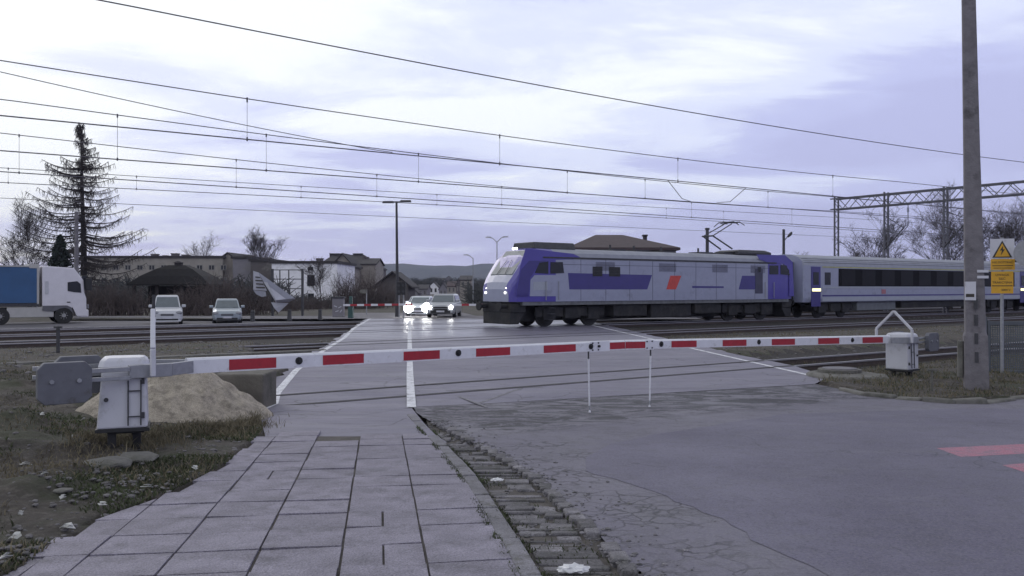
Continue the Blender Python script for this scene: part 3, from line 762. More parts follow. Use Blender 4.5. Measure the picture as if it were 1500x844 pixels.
# ------------------------------------------------------------------ train
LOCG = mat('livery_grey', (.27, .285, .40), .38, var=.06, coat=.3, dirt=(.15, .155, .2), dirtamt=.2, dirtscale=.8)
LOCR = mat('roof_grey', (.25, .26, .32), .6, var=.12, scale=2)
LOCB = mat('livery_blue', (.030, .022, .17), .35, var=.08, coat=.3)
LOCB2 = mat('livery_violet', (.062, .048, .30), .35, var=.08, coat=.3)
LOCW = mat('livery_light_grey', (.31, .33, .40), .4, var=.06)
UND = mat('underframe', (.016, .016, .02), .8, var=.4, scale=3, dirt=(.035, .032, .032), dirtamt=.5)
RED = mat('livery_red', (.5, .06, .05), .4)
VC = 36.35; VN = 34.85
LX0 = 24.55
loco = thing('locomotive', 'blue and light grey electric locomotive running across the level crossing', 'locomotive', (*fr(VC, LX0).xy, 0), TROT, 'passing train')
def lx(px): return TV(px, VN) - LX0
def lz(px, py):
    p = fr(VN, TV(px, VN)); return EYE - (py - CY) / F * p.y
LEN = lx(1165)
def sec(x, w, zb, top):
    zs = min(3.38, top - .30)
    return [(x, -w, zb), (x, -w, zs), (x, -w * .94, zs + (top - zs) * .55), (x, -w * .72, zs + (top - zs) * .88), (x, -w * .35, top - .01), (x, w * .35, top - .01),
            (x, w * .72, zs + (top - zs) * .88), (x, w * .94, zs + (top - zs) * .55), (x, w, zs), (x, w, zb)]
S_ = [(0, 1.12, 1.9), (.10, 1.28, 2.25), (.30, 1.40, 2.55), (.62, 1.46, 3.0), (1.0, 1.49, 3.5), (1.35, 1.5, 3.86), (1.75, 1.5, 3.98), (2.6, 1.5, 3.96)]
secs = [sec(x, w, 1.28, z) for x, w, z in S_] + [sec(4.0, 1.5, 1.28, 3.96)] + [sec(LEN - x, w, 1.28, z) for x, w, z in S_[::-1]]
f = MB(); n = 10
for k in range(len(secs) - 1):
    blue = secs[k][0][0] < 2.5 or secs[k][0][0] > LEN - 2.7
    for i in range(n):
        j = (i + 1) % n
        roof = 1 <= i <= 7
        mi = (1 if blue else (2 if roof else 0))
        if secs[k][0][0] < .55 and i in (3, 4, 5): mi = 0
        f.add([secs[k][i], secs[k][j], secs[k + 1][j], secs[k + 1][i]], [(0, 1, 2, 3)], mi)
f.add(secs[0], [tuple(range(n))], 0); f.add(secs[-1], [tuple(range(n))], 1)
bm_body = f.build('body', [LOCG, LOCB2, LOCR], loco)
ya = -1.508
def panel(parent, name, m, pts, y=ya, th=-.006, lxf=lx, lzf=lz, **k):
    q = MB(); q.prism([(lxf(a), y, lzf(a, b)) for a, b in pts], (0, th, 0)); return q.build(name, m, parent, **k)
def rpanel(parent, name, m, x0, x1, z0, z1, y=ya, th=-.008, bevel=0, **k):
    q = MB(); q.box(x0, x1, min(y, y + th), max(y, y + th), z0, z1); return q.build(name, m, parent, bevel=bevel, **k)
# windscreen on the sloping nose
f = MB()
def nose(x):
    xs_ = [s[0] for s in S_]; return float(np.interp(x, xs_, [s[1] for s in S_])), float(np.interp(x, xs_, [s[2] for s in S_]))
pts = []
for x in (.34, 1.28):
    w, z = nose(x); pts.append((x, w * .66, z))
a, b = pts
f.add([(a[0], -a[1], a[2] + .03), (a[0], a[1], a[2] + .03), (b[0], b[1] * .95, b[2] + .03), (b[0], -b[1] * .95, b[2] + .03),
       (a[0], -a[1], a[2] - .05), (a[0], a[1], a[2] - .05), (b[0], b[1] * .95, b[2] - .05), (b[0], -b[1] * .95, b[2] - .05)],
      [(0, 3, 2, 1), (4, 5, 6, 7), (0, 1, 5, 4), (1, 2, 6, 5), (2, 3, 7, 6), (3, 0, 4, 7)])
ws = f.build('windscreen', mat('loco_windscreen', (.11, .13, .15), .45, var=.25, scale=1.5), loco)
f = MB()
for yy in (-.35, .35): f.tube((.3, yy, 2.62), (.85, yy * .6, 3.36), .012, n=5)
f.build('wiper', M['black'], ws)
for s in (-1, 1):
    for dz in (0, .2):
        f = MB(); f.tube((.02, s * .86, 1.72 + dz), (-.05 + .1 * (dz > 0), s * .86, 1.72 + dz), .06, n=12)
        f.build('headlight', M['lamp2'], loco)
f = MB(); f.tube((1.30, 0, 3.93), (1.22, 0, 3.93), .065, n=12); f.tube((1.30, .25, 3.93), (1.22, .25, 3.93), .065, n=12); f.build('headlight', M['lamp2'], loco)
# blue livery flowing back from both cabs
panel(loco, 'livery_panel', LOCB2, [(770, 364), (790, 366), (840, 372), (852, 378), (840, 380), (800, 381), (786, 390), (776, 410), (774, 434), (756, 433), (757, 415), (763, 385)], y=-1.502)
panel(loco, 'livery_panel', LOCB, [(757, 425), (763, 395), (775, 382), (800, 382), (786, 392), (776, 408), (774, 434), (757, 434)], y=-1.508)
panel(loco, 'livery_panel', LOCB, [(832, 400), (955, 403), (948, 424), (834, 424)], y=-1.502)
panel(loco, 'livery_panel', LOCB, [(1087, 404), (1110, 404), (1110, 424), (1082, 424)], y=-1.502)
panel(loco, 'livery_panel', LOCB2, [(1108, 373), (1150, 374), (1161, 384), (1163, 434), (1156, 434), (1156, 396), (1148, 387), (1125, 385), (1112, 380)], y=-1.502)
panel(loco, 'livery_panel', RED, [(982, 404), (998, 404), (990, 424), (976, 424)], y=-1.502)
panel(loco, 'livery_panel', LOCB, [(1014, 419), (1060, 419.5), (1060, 422), (1014, 422)], y=-1.502)
SEAM = mat('panel_seam', (.05, .05, .075), .6)
f = MB()
for q_ in range(9):
    x_ = 4.2 + q_ * (LEN - 8.0) / 8; f.box(x_, x_ + .025, -1.5035, -1.5005, 1.3, 3.4)
f.box(2.4, LEN - 2.4, -1.5035, -1.5005, 3.12, 3.14); f.build('panel_seams', SEAM, loco)
for q_ in (5.2, 9.7, 13.9, 17.2):
    f = MB()
    for k_ in range(9): f.box(q_, q_ + 1.3, -1.512, -1.5005, 2.86 + k_ * .05, 2.88 + k_ * .05)
    f.build('vent_grille', SEAM, loco)
for q_ in (1.95, 2.75, LEN - 2.9, LEN - 2.1):
    f = MB(); f.tube((q_, -1.56, 1.35), (q_, -1.56, 2.3), .018, n=6); f.build('handrail', M['galv'], loco)
f = MB()
for z_ in (.35, .65, .95): f.box(2.2, 2.6, -1.5, -1.3, z_, z_ + .03)
f.build('steps', M['dsteel'], loco)
# cab side windows, doors
for pts in ([(783, 400), (790, 385), (803, 383), (803, 401)], [(806, 384), (824, 384), (826, 400), (806, 401)], [(1127, 389), (1140, 389), (1140, 402), (1127, 402)], [(1143, 388), (1152, 389), (1157, 403), (1143, 402)]):
    panel(loco, 'cab_window', M['glass'], pts, y=-1.512)
for a, b in ((868, 882), (892, 908)):
    p_ = rpanel(loco, 'grille', M['dsteel'], lx(a), lx(b), 2.55, 3.05, y=-1.513)
    g = MB()
    for i in range(6): g.box(lx(a), lx(b), -1.535, -1.521, 2.58 + i * .08, 2.61 + i * .08)
    g.build('slats', UND, p_)
d_ = panel(loco, 'door', mat('loco_door', (.05, .05, .09), .5), [(1106, 394), (1117, 394), (1117, 430), (1106, 430)], y=-1.512)
g = MB(); g.box(lx(1110), lx(1114), -1.53, -1.522, 2.9, 3.2); g.build('pane', M['glass'], d_)
panel(loco, 'fleet_panel', LOCW, [(781, 413), (802, 413), (802, 425), (781, 425)], y=-1.512)
panel(loco, 'nose_panel', LOCG, [(776, 434), (777, 410), (783, 403), (830, 403), (830, 434)], y=-1.503)
f = MB(); f.box(1.8, LEN - 1.8, -1.525, -1.503, 3.42, 3.50); f.box(1.8, LEN - 1.8, 1.503, 1.525, 3.42, 3.50); f.build('gutter_strip', M['dsteel'], loco)
f = MB(); f.box(1.0, LEN - 1.0, -.55, .55, .3, 1.1); f.build('centre_frame', UND, loco)
f = MB(); f.box(.6, LEN - .6, -1.46, 1.46, 1.10, 1.28); f.build('sill', mat('sill_grey', (.12, .125, .14), .6, var=.3, scale=4), loco)
# buffer beams, snow plough, buffers
for x, s in ((.05, -1), (LEN - .05, 1)):
    f = MB(); f.box(min(x, x - s * .9), max(x, x - s * .9), -1.25, 1.25, .75, 1.2); f.taper((min(x, x - s * .5) , max(x, x - s * .5), -1.2, 1.2), (min(x, x - s * .9), max(x, x - s * .9), -1.2, 1.2), .18, .75); f.build('buffer_beam', UND, loco, bevel=.03)
    for yy in (-.88, .88):
        f = MB(); f.tube((x, yy, 1.05), (x + s * .42, yy, 1.05), .1, n=12); f.tube((x + s * .42, yy, 1.05), (x + s * .5, yy, 1.05), .22, n=14); f.build('buffer', UND, loco)
def bogie(root, cx, base, gauge=1.5, r=.6, name='bogie'):
    f = MB()
    for s in (-1, 1):
        f.box(cx - base / 2 - .8, cx + base / 2 + .8, s * 1.02 - .08, s * 1.02 + .08, .50, 1.02)
        f.box(cx - .5, cx + .5, s * 1.12 - .14, s * 1.12 + .14, .42, .95)
        for k in (-1, 1): f.box(cx + k * base / 2 - .38, cx + k * base / 2 + .38, s * 1.1 - .1, s * 1.1 + .1, .34, .95)
    f.box(cx - base / 2, cx + base / 2, -.6, .6, .4, .9)
    bg_ = f.build(name, UND, root, bevel=.03)
    for k in (-1, 1):
        for s in (-1, 1):
            f = MB(); f.tube((cx + k * base / 2, s * .69, r), (cx + k * base / 2, s * .82, r), r, n=28); f.tube((cx + k * base / 2, s * .82, r), (cx + k * base / 2, s * .86, r), r * .78, n=24)
            f.build('wheel', mat('wheel_steel', (.022, .021, .022), .7) if 'wheel_steel' not in bpy.data.materials else bpy.data.materials['wheel_steel'], bg_)
bogie(loco, 3.9, 2.9); bogie(loco, LEN - 3.9, 2.9)
for a, b, z0 in ((6.6, 9.0, .45), (9.3, 12.4, .35), (12.7, LEN - 6.5, .5)):
    f = MB(); f.box(a, b, -1.3, 1.3, z0, 1.1); f.build('equipment_box', UND, loco, bevel=.04)
# roof equipment and pantographs
f = MB(); f.ring([[(a_, y_ * 1.0, z_) for y_, z_ in ((-1.0, 3.9), (-.85, 4.25), (.85, 4.25), (1.0, 3.9))] for a_ in (1.7, 1.9, 4.0, 4.3)]); f.build('roof_pod', M['dsteel'], loco, bevel=.05)
xr = lx(1085); f = MB(); f.box(lx(1092), lx(1140), -1.0, 1.0, 3.93, 4.12); f.taper((lx(1090), lx(1142), -.9, .9), (lx(1098), lx(1134), -.8, .8), 4.12, 4.24); f.build('roof_pod', M['dsteel'], loco, bevel=.05)
for i, px in enumerate((925, 960, 1000, 1055)):
    f = MB(); x = lx(px); f.box(x - .5, x + .5, -.5, .5, 3.93, 4.05); f.tube((x, .2, 4.0), (x, .2, 4.3), .06, n=8); f.build('insulator', M['dsteel'], loco)
pz = None
def cpt(px, py):                    # point in loco coords above the track centre
    p, t = OV(px, py, VC); return (t - LX0, 0, p.z)
f = MB(); kn = cpt(1037, 346); foot = cpt(1064, 365); hd = cpt(1068, 326)
for s in (-1, 1):
    f.tube((foot[0], s * .45, foot[2]), (kn[0], s * .38, kn[2]), .045, n=8); f.tube((kn[0], s * .38, kn[2]), (hd[0] - .1, s * .30, hd[2] - .1), .03, n=8)
f.tube((kn[0], -.45, kn[2]), (kn[0], .45, kn[2]), .05, n=8)
pn = f.build('pantograph', M['dsteel'], loco)
f = MB()
for dx in (-.25, .25):
    f.tube((hd[0] + dx, -.6, hd[2]), (hd[0] + dx, .6, hd[2]), .035, n=8)
    for s in (-1, 1): f.tube((hd[0] + dx, s * .6, hd[2]), (hd[0] + dx, s * .97, hd[2] - .22), .025, n=8)
for s in (-1, 1): f.bar((hd[0] - .3, s * .4, hd[2] - .06), (hd[0] + .3, s * .4, hd[2] - .06), .04, .04)
f.build('collector_head', M['dsteel'], pn)
f = MB(); f.box(foot[0] - .9, foot[0] + .9, -.6, .6, 3.95, 4.06); f.build('pantograph_base', M['dsteel'], loco, bevel=.02)

def coach(x_start_t, length, label, first):
    root = thing('passenger_coach', label, 'railway carriage', (*fr(VC, x_start_t).xy, 0), TROT, 'passing train')
    cx = lambda px: TV(px, VN) - x_start_t
    prof = [(1.45, 1.05), (1.5, 1.3), (1.5, 3.38), (1.42, 3.64), (1.12, 3.9), (.6, 4.05), (0, 4.1)]
    def s2(x, q=1): return [(x, -w * q, z) for w, z in prof] + [(x, w * q, z) for w, z in prof[::-1][1:]]
    n = len(s2(0)); f = MB(); sx = [0.0, .05, length - .05, length]
    SS = [s2(0, .97), s2(.06), s2(length - .06), s2(length, .97)]
    for k in range(3):
        for i in range(n):
            j = (i + 1) % n; mi = 1 if 2 <= i <= n - 4 else 0
            f.add([SS[k][i], SS[k][j], SS[k + 1][j], SS[k + 1][i]], [(0, 1, 2, 3)], mi)
    f.add(SS[0], [tuple(range(n))], 0); f.add(SS[-1], [tuple(range(n))], 0)
    f.build('body', [LOCG, LOCR], root)
    f = MB()
    for z, y in ((3.42, 1.475), (3.55, 1.445), (3.68, 1.375), (3.80, 1.25)):
        f.box(.1, length - .1, -y - .008, -y + .03, z - .012, z + .012)
    f.build('roof_ribs', M['dsteel'], root)
    rpanel(root, 'window_band', mat('band_black', (.006, .006, .008), .6, spec=.1) if 'band_black' not in bpy.data.materials else bpy.data.materials['band_black'], 3.6, length - 2.2, 2.06, 3.20, y=-1.506, th=-.01)
    for i in range(10):
        xa = 3.9 + i * (length - 6.2) / 10
        rpanel(root, 'window', mat('coach_glass', (.010, .010, .013), .35, spec=.12) if 'coach_glass' not in bpy.data.materials else bpy.data.materials['coach_glass'], xa, xa + 1.5, 2.12, 3.14, y=-1.517, th=-.006)
    rpanel(root, 'light_stripe', LOCW, 1.9, length - .3, 1.93, 2.04, y=-1.506, th=-.01)
    rpanel(root, 'yellow_stripe', mat('stripe_yellow', (.36, .36, .16), .5) if 'stripe_yellow' not in bpy.data.materials else bpy.data.materials['stripe_yellow'], 1.9, length - .3, 3.25, 3.33, y=-1.506, th=-.008)
    rpanel(root, 'blue_stripe', LOCB, 1.9, length - .3, 1.42, 1.50, y=-1.506, th=-.01)
    rpanel(root, 'light_skirt', LOCW, 1.9, length - .3, 1.10, 1.36, y=-1.500, th=-.01)
    for dx in (.75, length - 1.3):
        d_ = rpanel(root, 'door', LOCB, dx, dx + .95, .78, 3.30, y=-1.50, th=-.02)
        g = MB(); g.box(dx + .2, dx + .75, -1.535, -1.522, 2.15, 2.95); g.build('pane', M['glass'], d_)
        g = MB(); g.box(dx + .1, dx + .95, -1.54, -1.522, 1.74, 1.92); g.build('door_lamp', M['yellamp'], d_)
    rpanel(root, 'toilet_window', M['glass'], 2.15, 2.75, 2.15, 2.95, y=-1.506, th=-.01)
    rpanel(root, 'logo_patch', mat('faded_red', (.33, .13, .16), .5) if 'faded_red' not in bpy.data.materials else bpy.data.materials['faded_red'], 8.4, 8.9, 1.56, 1.86, y=-1.506, th=-.01)
    f = MB(); f.box(-.28, .02, -.75, .75, 1.15, 3.6); f.build('gangway_bellows', M['rubber'], root, bevel=.06)
    bogie(root, 3.6, 2.5, r=.46); bogie(root, length - 3.6, 2.5, r=.46)
    f = MB(); f.box(6.0, 10.5, -1.25, 1.25, .45, 1.05); f.build('equipment_box', mat('skirt_grey', (.13, .14, .16), .6) if 'skirt_grey' not in bpy.data.materials else bpy.data.materials['skirt_grey'], root, bevel=.04)
    f = MB(); f.box(11.2, length - 6.2, -1.25, 1.25, .55, 1.05); f.build('equipment_box', UND, root, bevel=.04)
    return root
tC = TV(1177, VN)
coach(tC, 28.9, 'light grey passenger carriage coupled directly behind the locomotive', True)
coach(tC + 29.4, 26.4, 'light grey passenger carriage behind the first one, at the fence and yellow signs', False)

# ------------------------------------------------------------------ overhead wires
def fitwire(pts, v, t0, t1, n=60, deg=2):
    ts, zs = [], []
    for px, py in pts: p, t = OV(px, py, v); ts.append(t); zs.append(p.z)
    c = np.polyfit(ts, zs, deg); tt = np.linspace(t0, t1, n)
    tmid = (min(ts), max(ts))
    def z(t):
        if tmid[0] <= t <= tmid[1]: return float(np.polyval(c, t))
        e_ = tmid[0] if t < tmid[0] else tmid[1]; dz = float(np.polyval(np.polyder(c), e_))
        return float(np.polyval(c, e_)) + dz * (t - e_) * .5
    return z, tt
def wiremesh(name, z, tt, v, r, parent):
    f = MB()
    P = [fr(v, t, z(t)) for t in tt]
    for a, b in zip(P[:-1], P[1:]): f.tube(a, b, r, r, 5, cap=False)
    return f.build(name, M['wire'], parent, world=True)
def catenary(label, v, contact, mess, drops, tl, tr, r=.018):
    root = thing('overhead_line', label, 'overhead wire', (*fr(v, 0).xy, 0), TROT, 'overhead lines above the tracks')
    zc, tt = fitwire(contact, v, tl, tr); zm, _ = fitwire(mess, v, tl, tr)
    wiremesh('contact_wire', zc, tt, v, r * 1.2, root); wiremesh('messenger_wire', zm, tt, v, r, root)
    for px in drops:
        t = TV(px, v); f = MB(); f.tube(fr(v, t, zc(t)), fr(v, t, zm(t)), r * .42, n=5); f.tube(fr(v, t, zm(t) + .03), fr(v, t, zm(t) - .08), r * 1.5, n=6); f.tube(fr(v, t, zc(t) + .05), fr(v, t, zc(t) - .04), r * 1.5, n=6)
        f.build('dropper', M['wire'], root, world=True)
    return root, zc, zm
TP = 70.3                                   # portal plane
catenary('overhead wire pair nearest the lowered barrier, hung highest in the view', 20.0,
         [(0, 171), (172, 185), (367, 204), (552, 221), (732, 240), (831, 252), (996, 264.5), (1092, 276), (1220, 287)],
         [(0, 88), (362, 145), (732, 199), (993, 232), (1220, 257), (1310, 266)], (362, 732, 993, 1220), -14, 118, .012)
catenary('overhead wire pair above the second track, with evenly spaced droppers', 28.7,
         [(0, 220.4), (172, 234), (390, 249.7), (552, 262.4), (760, 276), (943, 291.3), (1125, 304), (1216, 310)],
         [(0, 143), (144, 166), (390, 199), (552, 218), (760, 242), (945, 263), (1125, 279), (1216, 289)], (172, 390, 613, 831, 945, 1125), -22, 125, .015)
catenary('overhead wire pair touched by the pantograph of the locomotive', VC,
         [(0, 250.8), (203, 266), (344, 274), (552, 288.8), (760, 298.9), (993, 319.1), (1216, 331.8)],
         [(0, 194), (161, 213), (346, 235), (552, 256), (735, 273), (943, 291), (1216, 309)], (28, 346, 552, 735, 1013, 1160), -30, 130, .016)
catenary('overhead wire pair above the track just behind the locomotive', 42.0,
         [(0, 267), (400, 288), (552, 296), (760, 305), (993, 321.5), (1216, 335)],
         [(0, 245), (333, 268), (740, 289.6), (940, 303), (1056, 309.5), (1216, 318)], (12, 200, 441, 640, 976, 1060), -36, 130, .014)
def single(label, v, pts, tl, tr, r, deg=2):
    z, tt = fitwire(pts, v, tl, tr, deg=deg); f = MB(); P = [fr(v, t, z(t)) for t in tt]
    for a, b in zip(P[:-1], P[1:]): f.tube(a, b, r, r, 5, cap=False)
    o = f.build('overhead_wire', M['wire'], cat='overhead wire', label=label); return o
single('topmost single wire crossing the whole sky from upper left to the right edge', 18.0, [(149, 0), (355, 42), (557, 81), (760, 119), (892, 145), (1095, 177), (1247, 204), (1411, 226), (1500, 238)], -12, 60, .014)
single('lowest thin single wire, passing above the far rooftops and behind the street lamp', 48.0, [(0, 290), (350, 307), (620, 320), (940, 334), (1234, 347)], -45, 100, .014)
single('slanting single wire that drops from the left edge and joins the second wire pair', 24.0, [(0, 106), (228, 154), (446, 203), (552, 219)], -18, TV(575, 24), .011)
o = MB()
for A_, B_ in (((978, 264), (1016, 297)), ((1092, 276), (1050, 297))):
    p0, _ = OV(A_[0], A_[1], 24); p1, _ = OV(B_[0], B_[1], 28.7)
    pm = (p0 + p1) / 2; pm.z -= .25; o.tube(p0, pm, .014, n=5); o.tube(pm, p1, .014, n=5)
o.build('jumper_cable', M['wire'], cat='cable', label='pair of short slanting jumper cables between overhead wires left of the portal')

# ------------------------------------------------------------------ catenary portal
def PT(v, dt, z): return fr(v, TP + dt, z)
po = thing('catenary_portal', 'steel lattice portal spanning the tracks behind the carriage and the concrete pole', 'portal', (*fr(48.9, TP).xy, 0), TROT)
ztop = lambda v: 10.0; zbot = lambda v: 9.05
DT = .45
for dt in (-DT, DT):
    f = MB()
    f.bar(PT(49.2, dt, 10), PT(8, dt, 10), .11, .11); f.bar(PT(49.2, dt, 9.05), PT(8, dt, 9.05), .11, .11)
    k = 0; v = 48.9
    while v > 8.5:
        f.bar(PT(v, dt, 9.05 if k % 2 else 10), PT(v - .95, dt, 10 if k % 2 else 9.05), .05, .05); v -= .95; k += 1
    f.build('lattice_beam', M['lattice'], po, world=True)
f = MB()
for v in np.arange(48.9, 8, -1.9):
    for z in (9.05, 10): f.bar(PT(v, -DT, z), PT(v, DT, z), .05, .05)
f.build('cross_ties', M['lattice'], po, world=True)
for v in (48.9, 44.0, 38.75):
    f = MB()
    for dt in (-.28, .28): f.bar(PT(v, dt, -.2), PT(v, dt, 10.2), .13, .13)
    for i in range(20):
        z = .2 + i * .5; f.bar(PT(v, -.28 if i % 2 else .28, z), PT(v, .28 if i % 2 else -.28, z + .5), .04, .04)
    f.build('post', M['lattice'], po, world=True)
for vv, a, b, c, d in ((38.75, 5.2, 36.6, 7.4, 0), (44.0, 5.2, 42.1, 7.0, 0)):
    f = MB(); f.tube(PT(vv, -.3, a), PT(b, -.5, c), .05, n=6); f.tube(PT(vv, -.3, 6.9), PT(b, -.5, 6.4), .035, n=6); f.tube(PT(vv, -.3, 8.2), PT(b, -.5, c), .03, n=6); f.build('cantilever', M['dsteel'], po, world=True)
for v in (42, 36.35, 28.7, 20.0):
    f = MB(); f.tube(PT(v, 0, 9.0), PT(v, 0, 7.2), .035, n=6); 
    for i in range(4): f.tube(PT(v, 0, 8.7 - i * .1), PT(v, 0, 8.66 - i * .1), .10, n=8)
    f.tube(PT(v, 0, 7.2), PT(v + 1.2, 0, 5.9), .03, n=6)
    f.build('insulator', M['dsteel'], po, world=True)

# ------------------------------------------------------------------ concrete pole, signs, fence, manhole on the right
base = GP(1430, 573, 0.0)
pole = thing('concrete_pole', 'tall tapered concrete pole with a small white plate, in the verge beside the mesh fence', 'pole', (base.x, base.y, 0), R(-22))
f = MB(); lean = -.13
def psec(z, w, d): 
    q = lean * z / 7.5; c = .018
    return [(-w + c + q, -d, z), (w - c + q, -d, z), (w + q, -d + c, z), (w + q, d - c, z), (w - c + q, d, z), (-w + c + q, d, z), (-w + q, d - c, z), (-w + q, -d + c, z)]
f.ring([psec(z, w, d) for z, w, d in ((-.2, .21, .17), (1.05, .20, .16), (1.12, .175, .145), (4.5, .135, .12), (9.5, .10, .09))])
f.build('shaft', M['concrete'], pole)
f = MB()
for z, w in ((.9, .04), (.55, .04), (1.55, .045), (1.25, .04)): f.box(-.03 - z * .015, .03 - z * .015, -.176, -.150, z, z + .2)
f.build('recess', M['dsteel'], pole)
f = MB(); f.prism([(-.21, -.17, 1.72), (-.02, -.17, 1.72), (-.02, -.17, 2.07), (-.21, -.17, 2.07)], (0, -.008, 0)); pl = f.build('plate', M['white'], pole)
f = MB(); f.box(-.19, -.05, -.183, -.1795, 1.78, 1.84); f.build('plate_marking', M['ink'], pl)
for z in (2.13, 2.24): f = MB(); f.box(-.0, .19, -.163, -.150, z, z + .05); f.build('white_band', M['white'], pole)
f = MB(); f.box(-.32, -.22, -.06, .06, .25, .95); f.build('cable_cover', M['conc2'], pole, bevel=.02)

def signpost():
    b = PX(1468, 560, 19.6)
    root = thing('warning_sign', 'thin post with yellow warning plates below a white one with an electricity triangle', 'sign', (b.x, b.y, 0), R(-25))
    s = 1300 / 19.6; zz = lambda py: EYE - (py - CY) / s
    f = MB(); f.tube((0, .04, 0), (0, .04, zz(348)), .035, n=10); f.build('post', M['galv'], root)
    def pl(name, m, y0, y1, w, yy=-.01, x=0):
        f = MB(); f.box(x - w, x + w, yy - .006, yy, zz(y1), zz(y0)); return f.build(name, m, root, bevel=.002)
    p1 = pl('upper_plate', M['white'], 350, 379, .235); p2 = pl('middle_plate', M['yellow'], 379.5, 395.5, .235, x=.01); p3 = pl('lower_plate', M['yellow'], 398, 430, .215)
    f = MB(); c = (zz(352.5), zz(377.5)); f.prism([(-.195, -.018, c[1]), (.195, -.018, c[1]), (0, -.018, c[0])], (0, -.003, 0), 0)
    q = .045; f.prism([(-.195 + q * 1.1, -.0212, c[1] + q * .5), (.195 - q * 1.1, -.0212, c[1] + q * .5), (0, -.0212, c[0] - q * 1.3)], (0, -.003, 0), 1)
    zc = c[1]
    f.prism([(.02, -.0245, zc + .27), (-.05, -.0245, zc + .15), (-.005, -.0245, zc + .16), (-.03, -.0245, zc + .045), (.055, -.0245, zc + .19), (.012, -.0245, zc + .18)], (0, -.003, 0), 0)
    f.build('electricity_triangle', [M['ink'], M['yellow']], p1)
    r_ = (R(90), 0, 0)
    text('lettering', 'NIE DOTYKAĆ', .062, p2, (.01, -.018, zz(384.5)), r_, M['ink'])
    f = MB(); f.box(-.19, .21, -.0185, -.0162, zz(389.8), zz(388.8)); f.box(-.17, .19, -.0185, -.0162, zz(393.2), zz(392.4)); f.build('lettering', M['ink'], p2)
    for s_, y in (('UWAGA', 403), ('SIEĆ', 408.5), ('TRAKCYJNA', 414)): text('lettering', s_, .07, p3, (0, -.018, zz(y)), r_, M['ink'])
    f = MB(); f.box(-.2, .2, -.0185, -.0162, zz(419.4), zz(418.2)); f.build('lettering', M['ink'], p3)
    text('lettering', '3000 V', .062, p3, (.07, -.018, zz(425)), r_, M['ink'])
signpost()
b = PX(1508, 372, 19.0)
rs = thing('round_sign', 'grey back of a round road sign cut by the right edge of the picture', 'sign', (b.x, b.y, 0), R(-30))
s_ = 1300 / 19.0; f = MB(); zc = EYE - (371 - CY) / s_; f.tube((0, .0, zc), (0, .015, zc), .30, n=40); f.build('disc', M['galv'], rs)
f = MB(); f.tube((0, .05, 0), (0, .05, zc + .3), .032, n=10); f.build('post', M['galv'], rs)

# mesh fence running right from the pole
FENC = mat('fence_paint', (.085, .095, .115), .6, var=.2)
fe = thing('mesh_fence', 'grey steel mesh fence panels standing on the verge right of the concrete pole', 'fence', (10.65, 20.0, 0), R(-2))
for k in range(4):
    x0 = k * 2.5
    f = MB(); f.box(x0 - .04, x0 + .04, -.04, .04, -.1, 1.30); f.box(x0 + .06, x0 + .11, -.03, .03, .05, 1.22); f.build('post', FENC, fe, bevel=.004)
    f = MB(); f.box(x0 + .11, x0 + 2.44, -.03, .03, 1.12, 1.20); f.box(x0 + .11, x0 + 2.44, -.03, .03, .02, .10); f.box(x0 + 1.25, x0 + 1.29, -.02, .02, .1, 1.12)
    for i in range(46): f.box(x0 + .12 + i * .05, x0 + .142 + i * .05, -.003, .003, .1, 1.15)
    for z in np.arange(.15, 1.15, .05): f.box(x0 + .12, x0 + 2.42, -.006, .0, z, z + .016)
    f.build('mesh_panel', FENC, fe)

# manhole block
c = GP(1243, 553, 0.0)
mh = thing('manhole', 'low concrete block with a round cover at the corner of the crossing', 'manhole', (c.x, c.y, 0), R(20))
def blob(rx, ry, n, seed, amp=.08):
    r_ = random.Random(seed); return [(rx * math.cos(a) * (1 + r_.uniform(-amp, amp)), ry * math.sin(a) * (1 + r_.uniform(-amp, amp))) for a in [2 * math.pi * i / n for i in range(n)]]
bb = blob(.72, 1.0, 14, 3); f = MB()
f.ring([[(x * 1.05, y * 1.05, -.1) for x, y in bb], [(x * 1.02, y * 1.02, .04) for x, y in bb], [(x * .94, y * .94, .09) for x, y in bb]]); f.build('slab', M['conc2'], mh, bevel=.02)
f = MB(); f.tube((.05, .35, .08), (.05, .35, .16), .46, n=30); rg = f.build('collar', M['conc2'], mh, bevel=.015)
f = MB(); f.tube((.05, .35, .155), (.05, .35, .18), .37, n=30); f.build('cover', M['kerb'], mh, bevel=.008)

# rough kerb stones round the right verge
f = MB(); pts = [GP(x, y, 0.0) for x, y in ((1228, 572), (1262, 580), (1310, 585), (1350, 588), (1400, 592), (1450, 592), (1490, 586), (1560, 580))]
r_ = random.Random(11)
for a, b in zip(pts[:-1], pts[1:]):
    n_ = max(1, int((b - a).length / .6))
    for i in range(n_):
        p = a.lerp(b, i / n_); q = a.lerp(b, (i + .93) / n_); d = (q - p).normalized(); n2 = Vector((-d.y, d.x, 0)) * .2
        if n2.y < 0: n2 = -n2
        za = .06 + r_.uniform(-.03, .03); w = lambda: Vector((r_.uniform(-.03, .03), r_.uniform(-.04, .04), 0))
        B = [p + w(), q + w(), q + n2 + w(), p + n2 + w()]
        f.add([Vector((v.x, v.y, -.08)) for v in B] + [Vector((v.x, v.y, za + r_.uniform(-.02, .02))) for v in B], [(0, 3, 2, 1), (4, 5, 6, 7), (0, 1, 5, 4), (1, 2, 6, 5), (2, 3, 7, 6), (3, 0, 4, 7)])
f.build('kerb', M['conc2'], bevel=.035, kind='structure')
f = MB(); p = GP(1365, 575, .03); f.tube((p.x, p.y, 0), (p.x, p.y, .42), .022, n=8); f.box(p.x - .09, p.x + .09, p.y - .03, p.y + .03, .42, .46)
f.build('marker_post', M['conc2'], cat='marker', label='short thin marker post in the grass between drive box and concrete pole')

